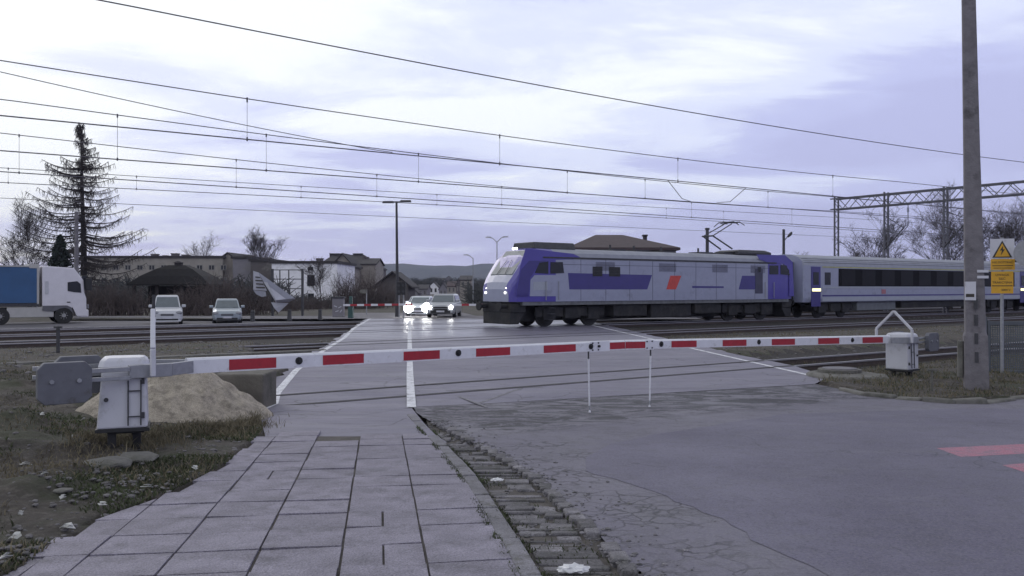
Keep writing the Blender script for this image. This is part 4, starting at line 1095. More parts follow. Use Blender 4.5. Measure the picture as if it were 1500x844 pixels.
# ------------------------------------------------------------------ sand heap and concrete block on the left
f = MB(); n = 70; c = Vector((-4.95, 12.9)); vs_, fs_ = [], []
for j in range(n + 1):
    for i in range(n + 1):
        u = -1 + 2 * i / n; w = -1 + 2 * j / n; x = c.x + u * 1.45; y = c.y + w * 1.5
        r_ = math.hypot(u, w); h = .86 * max(0, 1 - r_ ** 1.25) ** .85
        nn = noise.noise(Vector((x * 2.2, y * 2.2, 0))) * .07 + noise.noise(Vector((x * 6, y * 6, 3))) * .06 + abs(noise.noise(Vector((x * 13, y * 13, 7)))) * -.05
        vs_.append((x, y, zslope(y) - .03 + h + nn * smooth(0, .3, h) if h > 0 else zslope(y) - .1))
for j in range(n):
    for i in range(n): a = j * (n + 1) + i; fs_.append((a, a + 1, a + n + 2, a + n + 1))
f.add(vs_, fs_); o = f.build('sand_heap', M['sand'], smooth=True, cat='sand heap', label='pale heap of sand behind the drive box on the left')
f = MB(); f.box(-4.75, -3.95, 14.1, 14.9, -.1, .58); o = f.build('concrete_block', mat('block_concrete', (.115, .105, .095), .95, var=.3, scale=2.5, bump=.6, bscale=20, dirt=(.06, .06, .05), dirtamt=.5), bevel=.03, cat='concrete block', label='square brown concrete block between the sand heap and the white edge line')

# stones
def rock(f, x, y, z, s, r_, flat=.5):
    ico = bmesh.new(); bmesh.ops.create_icosphere(ico, subdivisions=1, radius=1)
    ax = r_.uniform(.7, 1.3); an = r_.uniform(0, 6.28)
    vs_ = []
    for v in ico.verts:
        k = 1 + r_.uniform(-.2, .2); px, py, pz = v.co.x * ax * k * s, v.co.y * k * s, v.co.z * k * s * flat
        vs_.append((x + px * math.cos(an) - py * math.sin(an), y + px * math.sin(an) + py * math.cos(an), z + pz))
    f.add(vs_, [[v.index for v in fc.verts] for fc in ico.faces]); ico.free()
r_ = random.Random(21); f = MB()
def left_pt(r_):
    y = r_.uniform(4.6, 17); x = interp(PAVL, y) - abs(r_.gauss(0, 2.2)) + .12 if y < 14 else interp(LEDGE, y) - abs(r_.gauss(0, 3)); return x, y
for i in range(1300):
    x, y = left_pt(r_); rock(f, x, y, terrain(x, y) + .0, r_.choice([.008, .012, .015, .03]) * r_.uniform(.6, 1.3), r_)
for i in range(500):
    x = r_.uniform(6.3, 13); y = r_.uniform(15.4, 22)
    if in_poly(x, y, ROADPOLY): continue
    rock(f, x, y, terrain(x, y), r_.uniform(.01, .04), r_)
for cx_, cy_, n_ in ((-3.3, 7.4, 120), (-2.9, 5.6, 70), (-4.3, 12.0, 60)):
    for i in range(n_):
        x = cx_ + r_.gauss(0, .3); y = cy_ + r_.gauss(0, .35); rock(f, x, y, terrain(x, y) + .015, r_.uniform(.01, .035), r_)
for i in range(3800):
    x = r_.uniform(-24, 0); y = r_.uniform(15, 36); v_, t_ = vt(x, y)
    if x > interp(LEDGE, y) - .1 or not 18 < v_ < 33: continue
    rock(f, x, y, terrain(x, y), r_.choice([.015, .025, .04, .08]) * r_.uniform(.6, 1.3), r_)
for i in range(1600):
    x = r_.uniform(4, 26); y = r_.uniform(18, 44); v_, t_ = vt(x, y)
    if in_poly(x, y, ROADPOLY) or not 16.5 < v_ < 27: continue
    rock(f, x, y, terrain(x, y), r_.choice([.015, .025, .04, .07]) * r_.uniform(.6, 1.3), r_)
f.build('rubble', mat('rubble_stone', (.125, .118, .125), .95, var=.5, scale=8, bump=.4), kind='stuff')
for k, (px, py, s, lab) in enumerate(((158, 697, .28, 'flat pale stone half buried in the grass in front of the drive box legs'), (200, 683, .22, 'smaller flat stone close behind the leftmost half-buried one'), (90, 735, .10, 'small round grey stone on the bare patch nearest the pavement'))):
    p = GP(px, py); f = MB(); rock(f, 0, 0, 0, s, r_, .22); o = f.build('stone', M['conc2'], smooth=False, bevel=.02, cat='stone', label=lab); o.location = (p.x, p.y, terrain(p.x, p.y) + .02)
# litter
LW = mat('litter_white', (.45, .45, .45), .7, var=.1)
first = None
for i, (px, py, s) in enumerate(((37, 690, .07), (65, 722, .05), (98, 783, .06), (215, 725, .08), (106, 663, .04), (22, 800, .05), (150, 752, .04), (8, 832, .06), (62, 640, .04), (180, 764, .03), (285, 697, .04), (122, 640, .03), (92, 744, .035), (30, 770, .03))):
    p = GP(px, py); 
    f = MB(); rr = random.Random(i); a = [(math.cos(t_) * s * rr.uniform(.6, 1), math.sin(t_) * s * rr.uniform(.3, .7), rr.uniform(0, .03)) for t_ in np.arange(0, 6.2, 1.05)]
    f.prism(a, (0, 0, .004)); f.prism([(q[0] * .6, q[1] * .6, q[2] + .015) for q in a], (.01, 0, .004))
    o = f.build('litter_scrap', LW, cat='litter', label='small crumpled white litter scrap lying in the grass left of the pavement', group='litter scraps in the grass')
    o.location = (p.x, p.y, terrain(p.x, p.y) + .02)
def crumple(px, py, s, lab, z=0):
    p = GP(px, py); ico = bmesh.new(); bmesh.ops.create_icosphere(ico, subdivisions=3, radius=1)
    f = MB(); f.add([(v.co.x * s * (1 + .5 * noise.noise(v.co * 2.3)) * 1.5, v.co.y * s * (1 + .5 * noise.noise(v.co * 2.9)), max(0, v.co.z + .3) * s * .45 * (1 + .8 * noise.noise(v.co * 4))) for v in ico.verts], [[v.index for v in fc.verts] for fc in ico.faces]); ico.free()
    o = f.build('plastic_bag', mat('plastic', (.6, .6, .64), .4, var=.05), cat='litter', label=lab); o.location = (p.x, p.y, p.z + z); return o
crumple(840, 836, .055, 'crumpled white plastic scrap lying in the stone gutter at the bottom edge', -.0)
crumple(728, 704, .035, 'tiny white paper ball lying in the stone gutter further up', .0)

# grass
def grass(name, n, ptfn, hmin, hmax, seed, m, wid=.006):
    r_ = random.Random(seed); vs_, fs_ = [], []
    for i in range(n):
        q = ptfn(r_)
        if q is None: continue
        x, y, z = q
        h = r_.uniform(hmin, hmax); a = r_.uniform(0, 6.28); w = wid * r_.uniform(.6, 1.5); l = h * r_.uniform(.2, 1.2); b = r_.uniform(0, 6.28)
        k = len(vs_); mx, my = x + math.cos(b) * l * .35, y + math.sin(b) * l * .35
        vs_ += [(x - math.cos(a) * w, y - math.sin(a) * w, z), (x + math.cos(a) * w, y + math.sin(a) * w, z), (mx + math.cos(a) * w * .7, my + math.sin(a) * w * .7, z + h * .6), (mx - math.cos(a) * w * .7, my - math.sin(a) * w * .7, z + h * .6), (x + math.cos(b) * l, y + math.sin(b) * l, z + h)]
        fs_ += [(k, k + 1, k + 2, k + 3), (k + 3, k + 2, k + 4)]
    me = bpy.data.meshes.new(name); me.from_pydata(vs_, [], fs_); me.materials.append(m); o = bpy.data.objects.new(name, me); COL.objects.link(o); return tag(o, kind='stuff')
G1 = mat('grass_green', (.050, .062, .028), .9, var=.45, scale=1.2); G2 = mat('grass_dry', (.14, .12, .08), .9, var=.4, scale=1.5)
def gp_left(thr, off):
    def fn(r_):
        x, y = left_pt(r_)
        if noise.noise(Vector((x * .8 + off, y * .8, off))) + r_.uniform(-.1, .1) < thr: return None
        if math.hypot((x + 5.15) / 1.5, (y - 12.9) / 1.35) < 1: return None
        return x, y, terrain(x, y) - .01
    return fn
grass('grass', 60000, gp_left(-.02, 4), .015, .06, 31, G1)
grass('grass', 26000, gp_left(.02, 11), .02, .07, 32, G2)
def gp_spots(spots):
    def fn(r_):
        cx_, cy_, s = r_.choice(spots); x = r_.gauss(cx_, s); y = r_.gauss(cy_, s * 1.3); return x, y, max(terrain(x, y), zslope(y) - .01)
    return fn
sp = [GP(x, y) for x, y in ((740, 815), (735, 828), (720, 765), (700, 728), (690, 705), (770, 845), (672, 680))]
grass('grass', 2600, gp_spots([(p.x + .02, p.y, .035) for p in sp]), .01, .04, 33, G1, .004)
lg = [GP(x, y) for x, y in ((165, 662), (200, 655), (230, 660), (145, 668), (290, 640), (340, 632), (250, 650), (370, 625), (360, 615), (330, 640))]
grass('grass', 3800, gp_spots([(p.x, p.y, .16) for p in lg]), .03, .13, 34, G2, .004)
def gp_right(r_):
    x = r_.uniform(6.0, 20); y = r_.uniform(15.3, 26)
    if in_poly(x, y, ROADPOLY) or noise.noise(Vector((x, y, 3))) < -.15 + r_.uniform(-.2, .2): return None
    v, t = vt(x, y)
    if 13.0 < v < 17.2 and r_.random() < .85: return None
    return x, y, terrain(x, y)
grass('grass', 26000, gp_right, .02, .11, 35, G2, .006)
grass('grass', 16000, gp_right, .02, .08, 36, G1, .006)

# small posts on the left
for (px, y0, y1, lab) in ((85, 478, 524, 'thin steel marker post on the dirt in front of the tracks, far left'),):
    Y = 27.0; p = PX(px, y1, Y); f = MB(); f.bar((0, 0, -.2), (0, 0, (y1 - y0) / F * Y), .09, .07); f.box(-.12, .12, -.03, .03, (y1 - y0) / F * Y - .06, (y1 - y0) / F * Y)
    o = f.build('marker_post', M['dsteel'], cat='marker', label=lab); o.location = (p.x, p.y, p.z)
for i, (px, lab) in enumerate(((370, 'short dark bollard on the far kerb right of the silver car'), (424, 'short dark bollard on the far kerb under the torn banner'), (469, 'short dark bollard on the far kerb near the graffiti cabinet'))):
    p = fr(51.4, TV(px, 51.4), 0.02); f = MB(); f.taper((-.12, .12, -.12, .12), (-.09, .09, -.09, .09), -.05, .62); f.box(-.11, .11, -.11, .11, .5, .56)
    o = f.build('bollard', M['dsteel'], bevel=.02, cat='bollard', label=lab, group='bollards on the far kerb'); o.location = p

# ------------------------------------------------------------------ trees
def bare_tree(name, label, base, H, spread, seed, levels=4, tr=.16, m='bark', m2='twig', upright=.5, nb=9, cat='bare tree', fork=.25, rmin=.012, group=None, twn=5):
    root = thing(name, label, cat, base, 0, group); r_ = random.Random(seed)
    trunk = MB(); crown = MB()
    def limb(mb, p, d, L_, r, lv):
        segs = 4 if lv < 2 else 3; pts = [p]; q = p.copy(); dd = d.copy(); rr = r
        for i in range(segs):
            dd = (dd + Vector((r_.gauss(0, .13), r_.gauss(0, .13), r_.gauss(.06 * upright, .08)))).normalized()
            q2 = q + dd * L_ / segs; r2 = max(rmin * .7, rr * .78); mb.tube(q, q2, rr, r2, 6 if lv < 2 else 3, cap=False)
            if lv < levels and i >= (1 if lv else 0):
                for k in range(r_.choice([1, 2, 2]) if lv else 3):
                    side = Vector((r_.gauss(0, 1), r_.gauss(0, 1), 0)).normalized()
                    nd_ = (dd * (.55 + .25 * upright) + side * spread * r_.uniform(.5, 1) + Vector((0, 0, .12 * upright))).normalized()
                    limb(crown, q2 if k else (q + q2) / 2, nd_, L_ * r_.uniform(.5, .72), max(rmin, r2 * r_.uniform(.45, .65)), lv + 1)
            q = q2; rr = r2
        if lv >= levels - 1:
            for k in range(twn):
                side = Vector((r_.gauss(0, 1), r_.gauss(0, 1), r_.gauss(.2, .5))).normalized(); mb.tube(q, q + (dd * .5 + side * .6).normalized() * L_ * .7, rmin, rmin * .5, 3, cap=False)
    limb(trunk, Vector((0, 0, -.3)), Vector((0, 0, 1)), H * .62, tr, 0)
    trunk.build('trunk', M[m], root); crown.build('crown', M[m2], root)
    return root
def larch(label, base, H, sp, seed):
    root = thing('larch_tree', label, 'larch tree', base); r_ = random.Random(seed)
    f = MB(); P = [Vector((.0, 0, -.3)), Vector((.05, 0, H * .3)), Vector((-.08, 0, H * .6)), Vector((-.15, 0, H * .85)), Vector((-.2, 0, H))]; rr = [.30, .24, .15, .09, .03]
    for a in range(4): f.tube(P[a], P[a + 1], rr[a], rr[a + 1], 9, cap=False)
    f.build('trunk', M['bark'], root)
    f = MB(); z = H * .16
    while z < H * .99:
        q = z / H; Lb = sp * (1 - q) ** .8 * (1.12 if q < .6 else 1.0) * r_.uniform(.75, 1.08) + .10 + .3 * (1 - q)
        if .28 < q < .78: Lb *= 1.18
        if q < .3: Lb *= .7 + 1.0 * q
        x0 = float(np.interp(z, [0, H * .3, H * .6, H * .85, H], [0, .05, -.08, -.15, -.2]))
        for k in range(8 if q < .8 else 4):
            if q < .25 and r_.random() < .45: continue
            a = r_.uniform(0, 6.28); L2 = Lb * r_.uniform(.6, 1.0)
            d = Vector((math.cos(a), math.sin(a), 0)); p = Vector((x0, 0, z + r_.uniform(-.15, .15))); n_ = 7; pr = p.copy()
            for i in range(1, n_ + 1):
                s = i / n_; hgt = -L2 * .17 * math.sin(s * 2.6) * (1 - q * .6) + L2 * .13 * s * s + L2 * (.16 * q + 1.1 * max(0, q - .85) * 5) * s
                nx_ = p + d * L2 * s + Vector((0, 0, hgt)); rad = .055 * (1 - s) * (1 - q * .6) + .018
                f.tube(pr, nx_, rad + .004, rad, 4, cap=False)
                for t_ in range(5):      # hanging and sideways twigs
                    o_ = pr.lerp(nx_, r_.random()); sd_ = Vector((-d.y, d.x, 0)) * r_.uniform(-.6, .6) + d * r_.uniform(0, .5); e_ = o_ + sd_ * .8 * (1.2 - s * .6) * (1 - q * .5) + Vector((0, 0, r_.uniform(-.45, .10)))
                    f.tube(o_, e_, .019, .009, 3, cap=False)
                    for u in range(2):
                        o2 = o_.lerp(e_, r_.uniform(.4, 1)); f.tube(o2, o2 + Vector((r_.uniform(-.15, .15), r_.uniform(-.15, .15), -r_.uniform(.1, .35))), .010, .005, 3, cap=False)
                pr = nx_
        z += H * r_.uniform(.030, .044)
    f.build('crown', M['twig'], root)
def at(px, Y, z=-.2): return Vector(((px - CX) / F * Y, Y, z))
larch('tall bare larch with drooping branches, its trunk rising behind the white truck cab', at(122, 74), 15.9, 7.6, 3)
bare_tree('bare_tree', 'small bare tree at the far left above the blue trailer, left of the larch', at(48, 76), 7.2, .55, 5, levels=4, tr=.13, rmin=.010, upright=1.1, twn=3)
def spruce(label, base, H, w, seed):
    root = thing('spruce_tree', label, 'spruce tree', base); r_ = random.Random(seed)
    f = MB(); f.tube((0, 0, -.2), (0, 0, H), .18, .03, 8); f.build('trunk', M['bark'], root)
    vs_ = []; fs_ = []
    for i in range(9000):
        q = r_.random() ** .8; a = r_.uniform(0, 6.28); lay = .75 + .25 * math.sin(q * H * 6.5 + 2 * math.sin(a * 3)); rr = w * (1 - q) ** .8 * lay * r_.uniform(.35, 1) + .05
        c = Vector((math.cos(a) * rr, math.sin(a) * rr, H * (.06 + .94 * q) - rr * .25)); s = r_.uniform(.06, .16)
        t1 = Vector((r_.gauss(0, 1), r_.gauss(0, 1), r_.gauss(0, .6))).normalized() * s; t2 = Vector((r_.gauss(0, 1), r_.gauss(0, 1), r_.gauss(-.4, .6))).normalized() * s * 1.4
        k = len(vs_); vs_ += [c - t1, c + t1, c + t2]; fs_.append((k, k + 1, k + 2))
    f = MB(); f.add(vs_, fs_); f.build('crown', M['needle'], root)
spruce('dark spruce standing between the small bare tree and the larch', at(88, 70), 6.3, 2.3, 8)
def cyp(px, Y, H, w, lab, seed): spruce(lab, at(px, Y), H, w, seed)
bare_tree('bare_tree', 'bare round-crowned tree rising above the roofs left of the white building', at(392, 150), 9.6, .42, 12, levels=4, tr=.18, rmin=.018, upright=1.1, twn=3)
bare_tree('bare_tree', 'thin bare tree beside the white house wall, above the cabinet', at(470, 112), 5.2, .5, 15, levels=3, tr=.07, rmin=.014, twn=3, upright=.9)
bare_tree('bare_tree', 'faint bare tree rising over the long apartment block', at(297, 175), 9.4, .35, 17, levels=3, tr=.14, rmin=.02, upright=1.1, twn=3)
bare_tree('bare_tree', 'middle-sized bare tree seen over the carriage roof left of the second portal post', at(1293, 95), 8.0, .6, 18, levels=4, tr=.18, rmin=.012, upright=.8, twn=3)
bare_tree('bare_tree', 'large dense bare tree over the carriage roof just left of the concrete pole', at(1392, 84), 8.8, .72, 19, levels=5, tr=.26, rmin=.009, upright=.8, twn=2)
bare_tree('bare_tree', 'large dense bare tree over the carriage roof behind the yellow signs', at(1466, 80), 9.4, .72, 20, levels=5, tr=.26, rmin=.009, upright=.8, twn=2)
bare_tree('bare_tree', 'low bare tree just right of the lattice portal end post', at(1250, 110), 5.6, .45, 26, levels=3, tr=.10, rmin=.014, upright=1)
bare_tree('bare_tree', 'low bare tree between the locomotive and the carriage roof, beside the short lamp', at(1190, 115), 5.4, .45, 27, levels=3, tr=.10, rmin=.014, upright=1)

def bush(label, base, rx, ry, H, n, seed):
    r_ = random.Random(seed); f = MB()
    for i in range(n):
        x = r_.gauss(0, rx * .45); y = r_.gauss(0, ry * .4); h = H * r_.uniform(.5, 1.1) * max(.4, 1 - (x / (rx * 1.3)) ** 2); p = Vector((x, y, -.1)); d = Vector((r_.gauss(0, .25), r_.gauss(0, .2), 1)).normalized()
        m1 = p + d * h * .5; e_ = m1 + (d + Vector((r_.gauss(0, .3), r_.gauss(0, .3), 0))).normalized() * h * .5
        f.tube(p, m1, .028, .018, 3, cap=False); f.tube(m1, e_, .018, .007, 3, cap=False)
        for k in range(7):
            o_ = p.lerp(m1, r_.uniform(.2, 1)) if k < 4 else m1.lerp(e_, r_.random()); f.tube(o_, o_ + Vector((r_.gauss(0, .35), r_.gauss(0, .35), r_.uniform(.05, .6))), .012, .005, 3, cap=False)
    o = f.build('bare_bush', M['twig2'], cat='bush', label=label, group='bare bushes beyond the tracks'); o.location = base
BS = [(148, 66, 2.6, 3.1, 190, 'bare brown bush directly right of the white truck cab'), (186, 66, 2.2, 2.2, 120, 'bare brown bush between the truck and the white car'),
      (284, 66, 2.2, 2.9, 150, 'bare brown bush in the gap between the white and the silver car'), (318, 68, 2.6, 3.3, 170, 'bare brown bush behind the silver car'), (358, 72, 2.4, 3.0, 190, 'bare brown bush behind the torn banner on the left'),
      (408, 84, 2.8, 1.7, 150, 'bare brown bush under the billboard frame'), (450, 90, 3.0, 1.7, 150, 'low bare bush in front of the white building, left of the cabinet'), (505, 92, 2.2, 4.0, 200, 'bare brown bush behind the graffiti cabinet'), (538, 95, 2.0, 4.0, 200, 'tall bare brown bush left of the street lamp'), (566, 105, 1.8, 3.2, 150, 'bare brown bush behind the street lamp post')]
for i, (px, Y, w, H, n_, lab) in enumerate(BS): H *= (.8, 1.0, .75, 1.0, .85, 1, .9, 1, 1.1, 1)[i]; bush(lab, at(px, Y, -.2 if Y < 66 else -(Y - 66) * .014), w, 1.6, H, n_, 60 + i)

# ------------------------------------------------------------------ buildings
def wallmat(n, c, d=(.2, .19, .18)): return mat(n, c, .9, var=.12, scale=.8, dirt=d, dirtamt=.3, dirtscale=.5)
WC = wallmat('render_cream', (.27, .25, .235)); WG = wallmat('render_grey', (.19, .18, .21)); WW = wallmat('render_white', (.80, .79, .86), (.35, .34, .37)); WD = wallmat('render_dark', (.09, .08, .085)); WB = wallmat('render_beige', (.26, .235, .22)); WN = wallmat('render_brown', (.115, .10, .11))
WFR = mat('window_frame', (.2, .19, .19), .7)
RF = mat('roof_dark', (.04, .036, .042), .9, var=.25, scale=1.0); RB = mat('roof_brown', (.052, .034, .040), .8, var=.2, scale=1.2); RL = mat('roof_light', (.27, .265, .29), .8, var=.15)
def building(label, x0, x1, ytop, Y, depth, wall, roof='flat', rmat=None, wins=(), ch=(), zg=-.3, ridge=None, yaw=0, cat='building', name='house', chh=1.0, over=.25, group=None):
    """front wall spans pixels x0..x1 at distance Y; ytop is the eave line; wins/ch in pixels"""
    s = F / Y; X0 = (x0 - CX) / s; X1 = (x1 - CX) / s; zt = EYE - (ytop - CY) / s
    root = thing(name, label, cat, ((X0 + X1) / 2, Y + depth / 2, zg), 0, group); c = Vector(((X0 + X1) / 2, Y + depth / 2, zg))
    hw = (X1 - X0) / 2; hd = depth / 2; h = zt - zg
    f = MB(); f.box(-hw, hw, -hd, hd, -1.5, h)
    if roof == 'gablefront':
        rz_ = EYE - (ridge - CY) / s - zg; f.prism([(-hw, -hd + .001, h), (hw, -hd + .001, h), (0, -hd + .001, rz_)], (0, depth - .002, 0))
    if roof == 'gableside':
        rz_ = EYE - (ridge - CY) / s - zg; f.prism([(-hw + .001, -hd, h), (-hw + .001, hd, h), (-hw + .001, 0, rz_)], (2 * hw - .002, 0, 0))
    f.build('wall', wall, root)
    f = MB(); rm = rmat or RF
    if roof == 'flat': f.box(-hw - over, hw + over, -hd - over, hd + over, h, h + .35)
    elif roof == 'gablefront':
        for sg in (-1, 1):
            e = (rz_ - h) / hw
            f.prism([(0, -hd - over, rz_ + .05), (sg * (hw + over), -hd - over, h - e * over + .05), (sg * (hw + over), -hd - over, h - e * over + .28), (0, -hd - over, rz_ + .28)], (0, depth + 2 * over, 0))
    elif roof == 'gableside':
        for sg in (-1, 1):
            e = (rz_ - h) / hd
            f.prism([(-hw - over, 0, rz_ + .05), (-hw - over, sg * (hd + over), h - e * over + .05), (-hw - over, sg * (hd + over), h - e * over + .25), (-hw - over, 0, rz_ + .25)], (2 * hw + 2 * over, 0, 0))
    elif roof == 'hip':
        rz_ = EYE - (ridge[0] - CY) / s - zg; a, b = [(q - CX) / s - c.x for q in ridge[1:]]; o_ = over
        vs_ = [(-hw - o_, -hd - o_, h), (hw + o_, -hd - o_, h), (hw + o_, hd + o_, h), (-hw - o_, hd + o_, h), (a, 0, rz_), (b, 0, rz_)]
        f.add(vs_, [(0, 3, 2, 1), (0, 1, 5, 4), (1, 2, 5), (2, 3, 4, 5), (3, 0, 4)]); f.box(-hw - o_, hw + o_, -hd - o_, hd + o_, h - .25, h - .02)
    rf = f.build('roof', rm, root)
    for q in ch:
        cx_, y_, w_ = q[:3]; zc = EYE - (y_ - CY) / s - zg; xx = (cx_ - CX) / s - c.x
        f = MB(); f.box(xx - w_ / 2 / s, xx + w_ / 2 / s, -.5, .4, h - .4, zc - .15); f.box(xx - w_ / 2 / s - .08, xx + w_ / 2 / s + .08, -.58, .48, zc - .15, zc); f.build('chimney', WN if len(q) < 4 else q[3], rf)
    for (a, b, y0, y1) in wins:
        xa, xb = (a - CX) / s - c.x, (b - CX) / s - c.x; z0, z1 = EYE - (y1 - CY) / s - zg, EYE - (y0 - CY) / s - zg
        f = MB(); t_ = .10
        f.box(xa, xb, -hd - .05, -hd - .002, z1 - t_, z1); f.box(xa, xb, -hd - .05, -hd - .002, z0, z0 + t_); f.box(xa, xa + t_, -hd - .05, -hd - .002, z0 + t_, z1 - t_); f.box(xb - t_, xb, -hd - .05, -hd - .002, z0 + t_, z1 - t_)
        xm = (xa + xb) / 2; f.box(xm - t_ / 2, xm + t_ / 2, -hd - .05, -hd - .002, z0 + t_, z1 - t_)
        w_ = f.build('window', WFR if wall is not WW else M['dsteel'], root)
        f = MB(); f.box(xa + t_, xb - t_, -hd - .03, -hd - .001, z0 + t_, z1 - t_); f.build('pane', M['glass'], w_)
    return root
wr = []
for i in range(11):
    a = 148 + i * 17.5
    for y0 in (388, 407): wr.append((a, a + 9, y0, y0 + 8))
building('long cream apartment block with a flat roof behind the larch and the dark pavilion', 120, 326, 378, 140, 12, WC, wins=wr, ch=((205, 370, 9), (221, 372, 5), (236, 369, 10), (252, 371, 10), (318, 371, 12)), zg=-1)
building('grey gable-ended apartment block right of the long cream block', 325, 342, 378, 141, 14, WB, 'gablefront', ridge=372, zg=-1)
building('violet-grey house with several chimneys between the cream block and the white building', 341, 368, 379, 138, 14, WG, ch=((347, 373, 4), (353, 372, 4), (366, 375, 4)), zg=-1)
building('dark grey house with chimneys directly behind the torn banner', 367, 400, 383, 136, 14, WD, ch=((367, 375, 4), (377, 375, 4)), zg=-1)
building('white building with a flat dark roof behind the billboard frame', 398, 494, 386, 125, 14, WW, wins=((451, 459, 391, 396), (450, 461, 403, 419), (451, 460, 430, 441)), ch=((453, 376, 9),), zg=-1)
building('tall beige tenement with a dark roof rising behind the white building', 461, 548, 392, 170, 16, WN, 'hip', ridge=(371, 476, 523), ch=((479, 369, 16, RF), (514, 369, 14, RF)), zg=-1)
building('beige gabled house front between white building and brown bushes', 487, 516, 389, 150, 8, WB, 'gablefront', ridge=373, zg=-1, over=.4)
building('narrow grey-beige house with a sloping roof at the end of the left row', 529, 550, 388, 160, 10, WB, 'gableside', ridge=379, zg=-1, ch=((527, 374, 4), (532, 375, 3)))
building('brown low house with a pitched roof behind the street lamp', 552, 598, 418, 125, 9, WD, 'gablefront', ridge=400, zg=-1.2, rmat=RF, over=.6)
PD = mat('pavilion_dark', (.013, .012, .014), .95, var=.3)
# pavilion with a dark tent-like roof
Y = 76; s = F / Y; cx_ = (236 - CX) / s
pv = thing('pavilion', 'dark open pavilion with a broad hipped roof and small lantern, behind the white car', 'pavilion', (cx_, Y + 4, -.4))
zz = lambda py: EYE - (py - CY) / s + .4
f = MB(); w1 = 62 / s; w0 = 13 / s
f.ring([[(-w, -w * .7, z), (w, -w * .7, z), (w, w * .7, z), (-w, w * .7, z)] for w, z in ((w1, zz(418)), (w1 * .99, zz(416)), (w1 * .75, zz(404)), (w1 * .45, zz(393)), (w0, zz(387)))]); rf = f.build('roof', PD, pv)
f = MB(); f.box(-.28, .28, -.28, .28, zz(388), zz(383)); f.taper((-.4, .4, -.4, .4), (-.05, .05, -.05, .05), zz(383), zz(380)); f.build('lantern', RF, rf)
for sx in (-.85, -.3, .3, .85):
    for sy in (-.6, .6): f = MB(); f.box(sx * w1 - .12, sx * w1 + .12, sy * w1 - .12, sy * w1 + .12, -.5, zz(417)); f.build('post', M['bark'], pv)
f = MB(); f.box(-w1 * .8, w1 * .8, w1 * .1, w1 * .14, -.5, zz(419)); f.build('shaded_back_wall', PD, pv)  # added near-black wall, its colour painting the shade under the open roof
# building behind the locomotive
building('large low building with a brown hipped roof behind the locomotive', 838, 988, 363, 88, 14, WD, 'hip', rmat=RB, ridge=(338, 882, 925), ch=((960, 338, 5, RF),), zg=-.3, over=.5)
# distant town down the hill
TW_ = [(612, 626, 424, 260, WG, 'gableside', 418), (628, 642, 421, 300, WW, 'gablefront', 414), (643, 655, 424, 290, WG, 'gablefront', 415), (655, 668, 420, 270, WB, 'gableside', 413), (668, 676, 418, 250, WN, 'gablefront', 408), (674, 690, 411, 200, WB, 'gableside', 405), (691, 714, 433, 150, WB, 'gablefront', 424), (600, 612, 430, 240, WG, 'gablefront', 424), (636, 650, 412, 420, WG, 'gableside', 408), (618, 632, 414, 450, WB, 'gablefront', 409), (652, 662, 409, 480, WG, 'gablefront', 405), (600, 616, 417, 430, WN, 'gableside', 412)]
TL = ['low grey house down the hill just right of the signal heads', 'small white gabled house down the hill above the left headlights', 'grey gabled house down the hill above the light car', 'beige house down the hill above the dark-grilled car', 'narrow brown gabled house above the right side of the oncoming car', 'pale house with a pitched roof left of the single street lamp', 'beige shed with a wide white gable beside the nose of the locomotive', 'grey gabled house partly hidden by the signal heads', 'faint grey house high on the distant slope', 'faint beige gabled house on the distant slope', 'faint grey gabled house at the top of the distant town', 'faint brown house on the slope right behind the street lamp']
for (a, b, yt, Y_, wm, rf_, rg_), lb in zip(TW_, TL):
    s = F / Y_; w3 = (b - a) / 4
    building(lb, a, b, yt, Y_, 9, wm, rf_, ridge=rg_, zg=-(Y_ - 66) * .014 - 1, rmat=RL if 'shed' in lb else (RB if 'beige' in lb else RF), wins=[(a + w3 * .7, a + w3 * 1.5, yt + 1.5, yt + 1.5 + s * 1.3), (a + w3 * 2.5, a + w3 * 3.3, yt + 1.5, yt + 1.5 + s * 1.3)], group='houses down the hill')
# hills
def hill(pts, Y, seed, z0=-60):
    f = MB(); xs_ = np.arange(-3600, 3601, 40.0); rows = []
    ppx = [p[0] for p in pts]; ppy = [p[1] for p in pts]
    for k, (dy, q) in enumerate(((-900, 0), (-600, .32), (-300, .66), (-100, .9), (0, 1.0), (300, .8))):
        row = []
        for x in xs_:
            px = CX + x / Y * F; zt = EYE + (CY - np.interp(px, ppx, ppy)) / F * Y
            zt += noise.noise(Vector((x * .004, seed, 0))) * 9 + noise.noise(Vector((x * .02, seed, dy * .01))) * 4
            row.append((x, Y + dy, z0 + (zt - z0) * q + noise.noise(Vector((x * .01, dy * .01, seed))) * 8 * (q < 1) * (q > 0)))
        rows.append(row)
    f.ring(rows, caps=False, closed=False); o = f.build('hills', M['hill'], kind='structure', smooth=True)
hill([(-400, 396), (300, 394), (540, 389), (600, 387), (640, 389), (680, 388), (740, 385), (900, 386), (1500, 384), (1900, 392)], 2300, 3)
f = MB(); f.ring([[(x, y, -40 if y > 1200 else (-(y - 66) * .014 - 1.4)) for x in (-2500, 2500)] for y in (118, 500, 1300, 1500)], caps=False, closed=False)
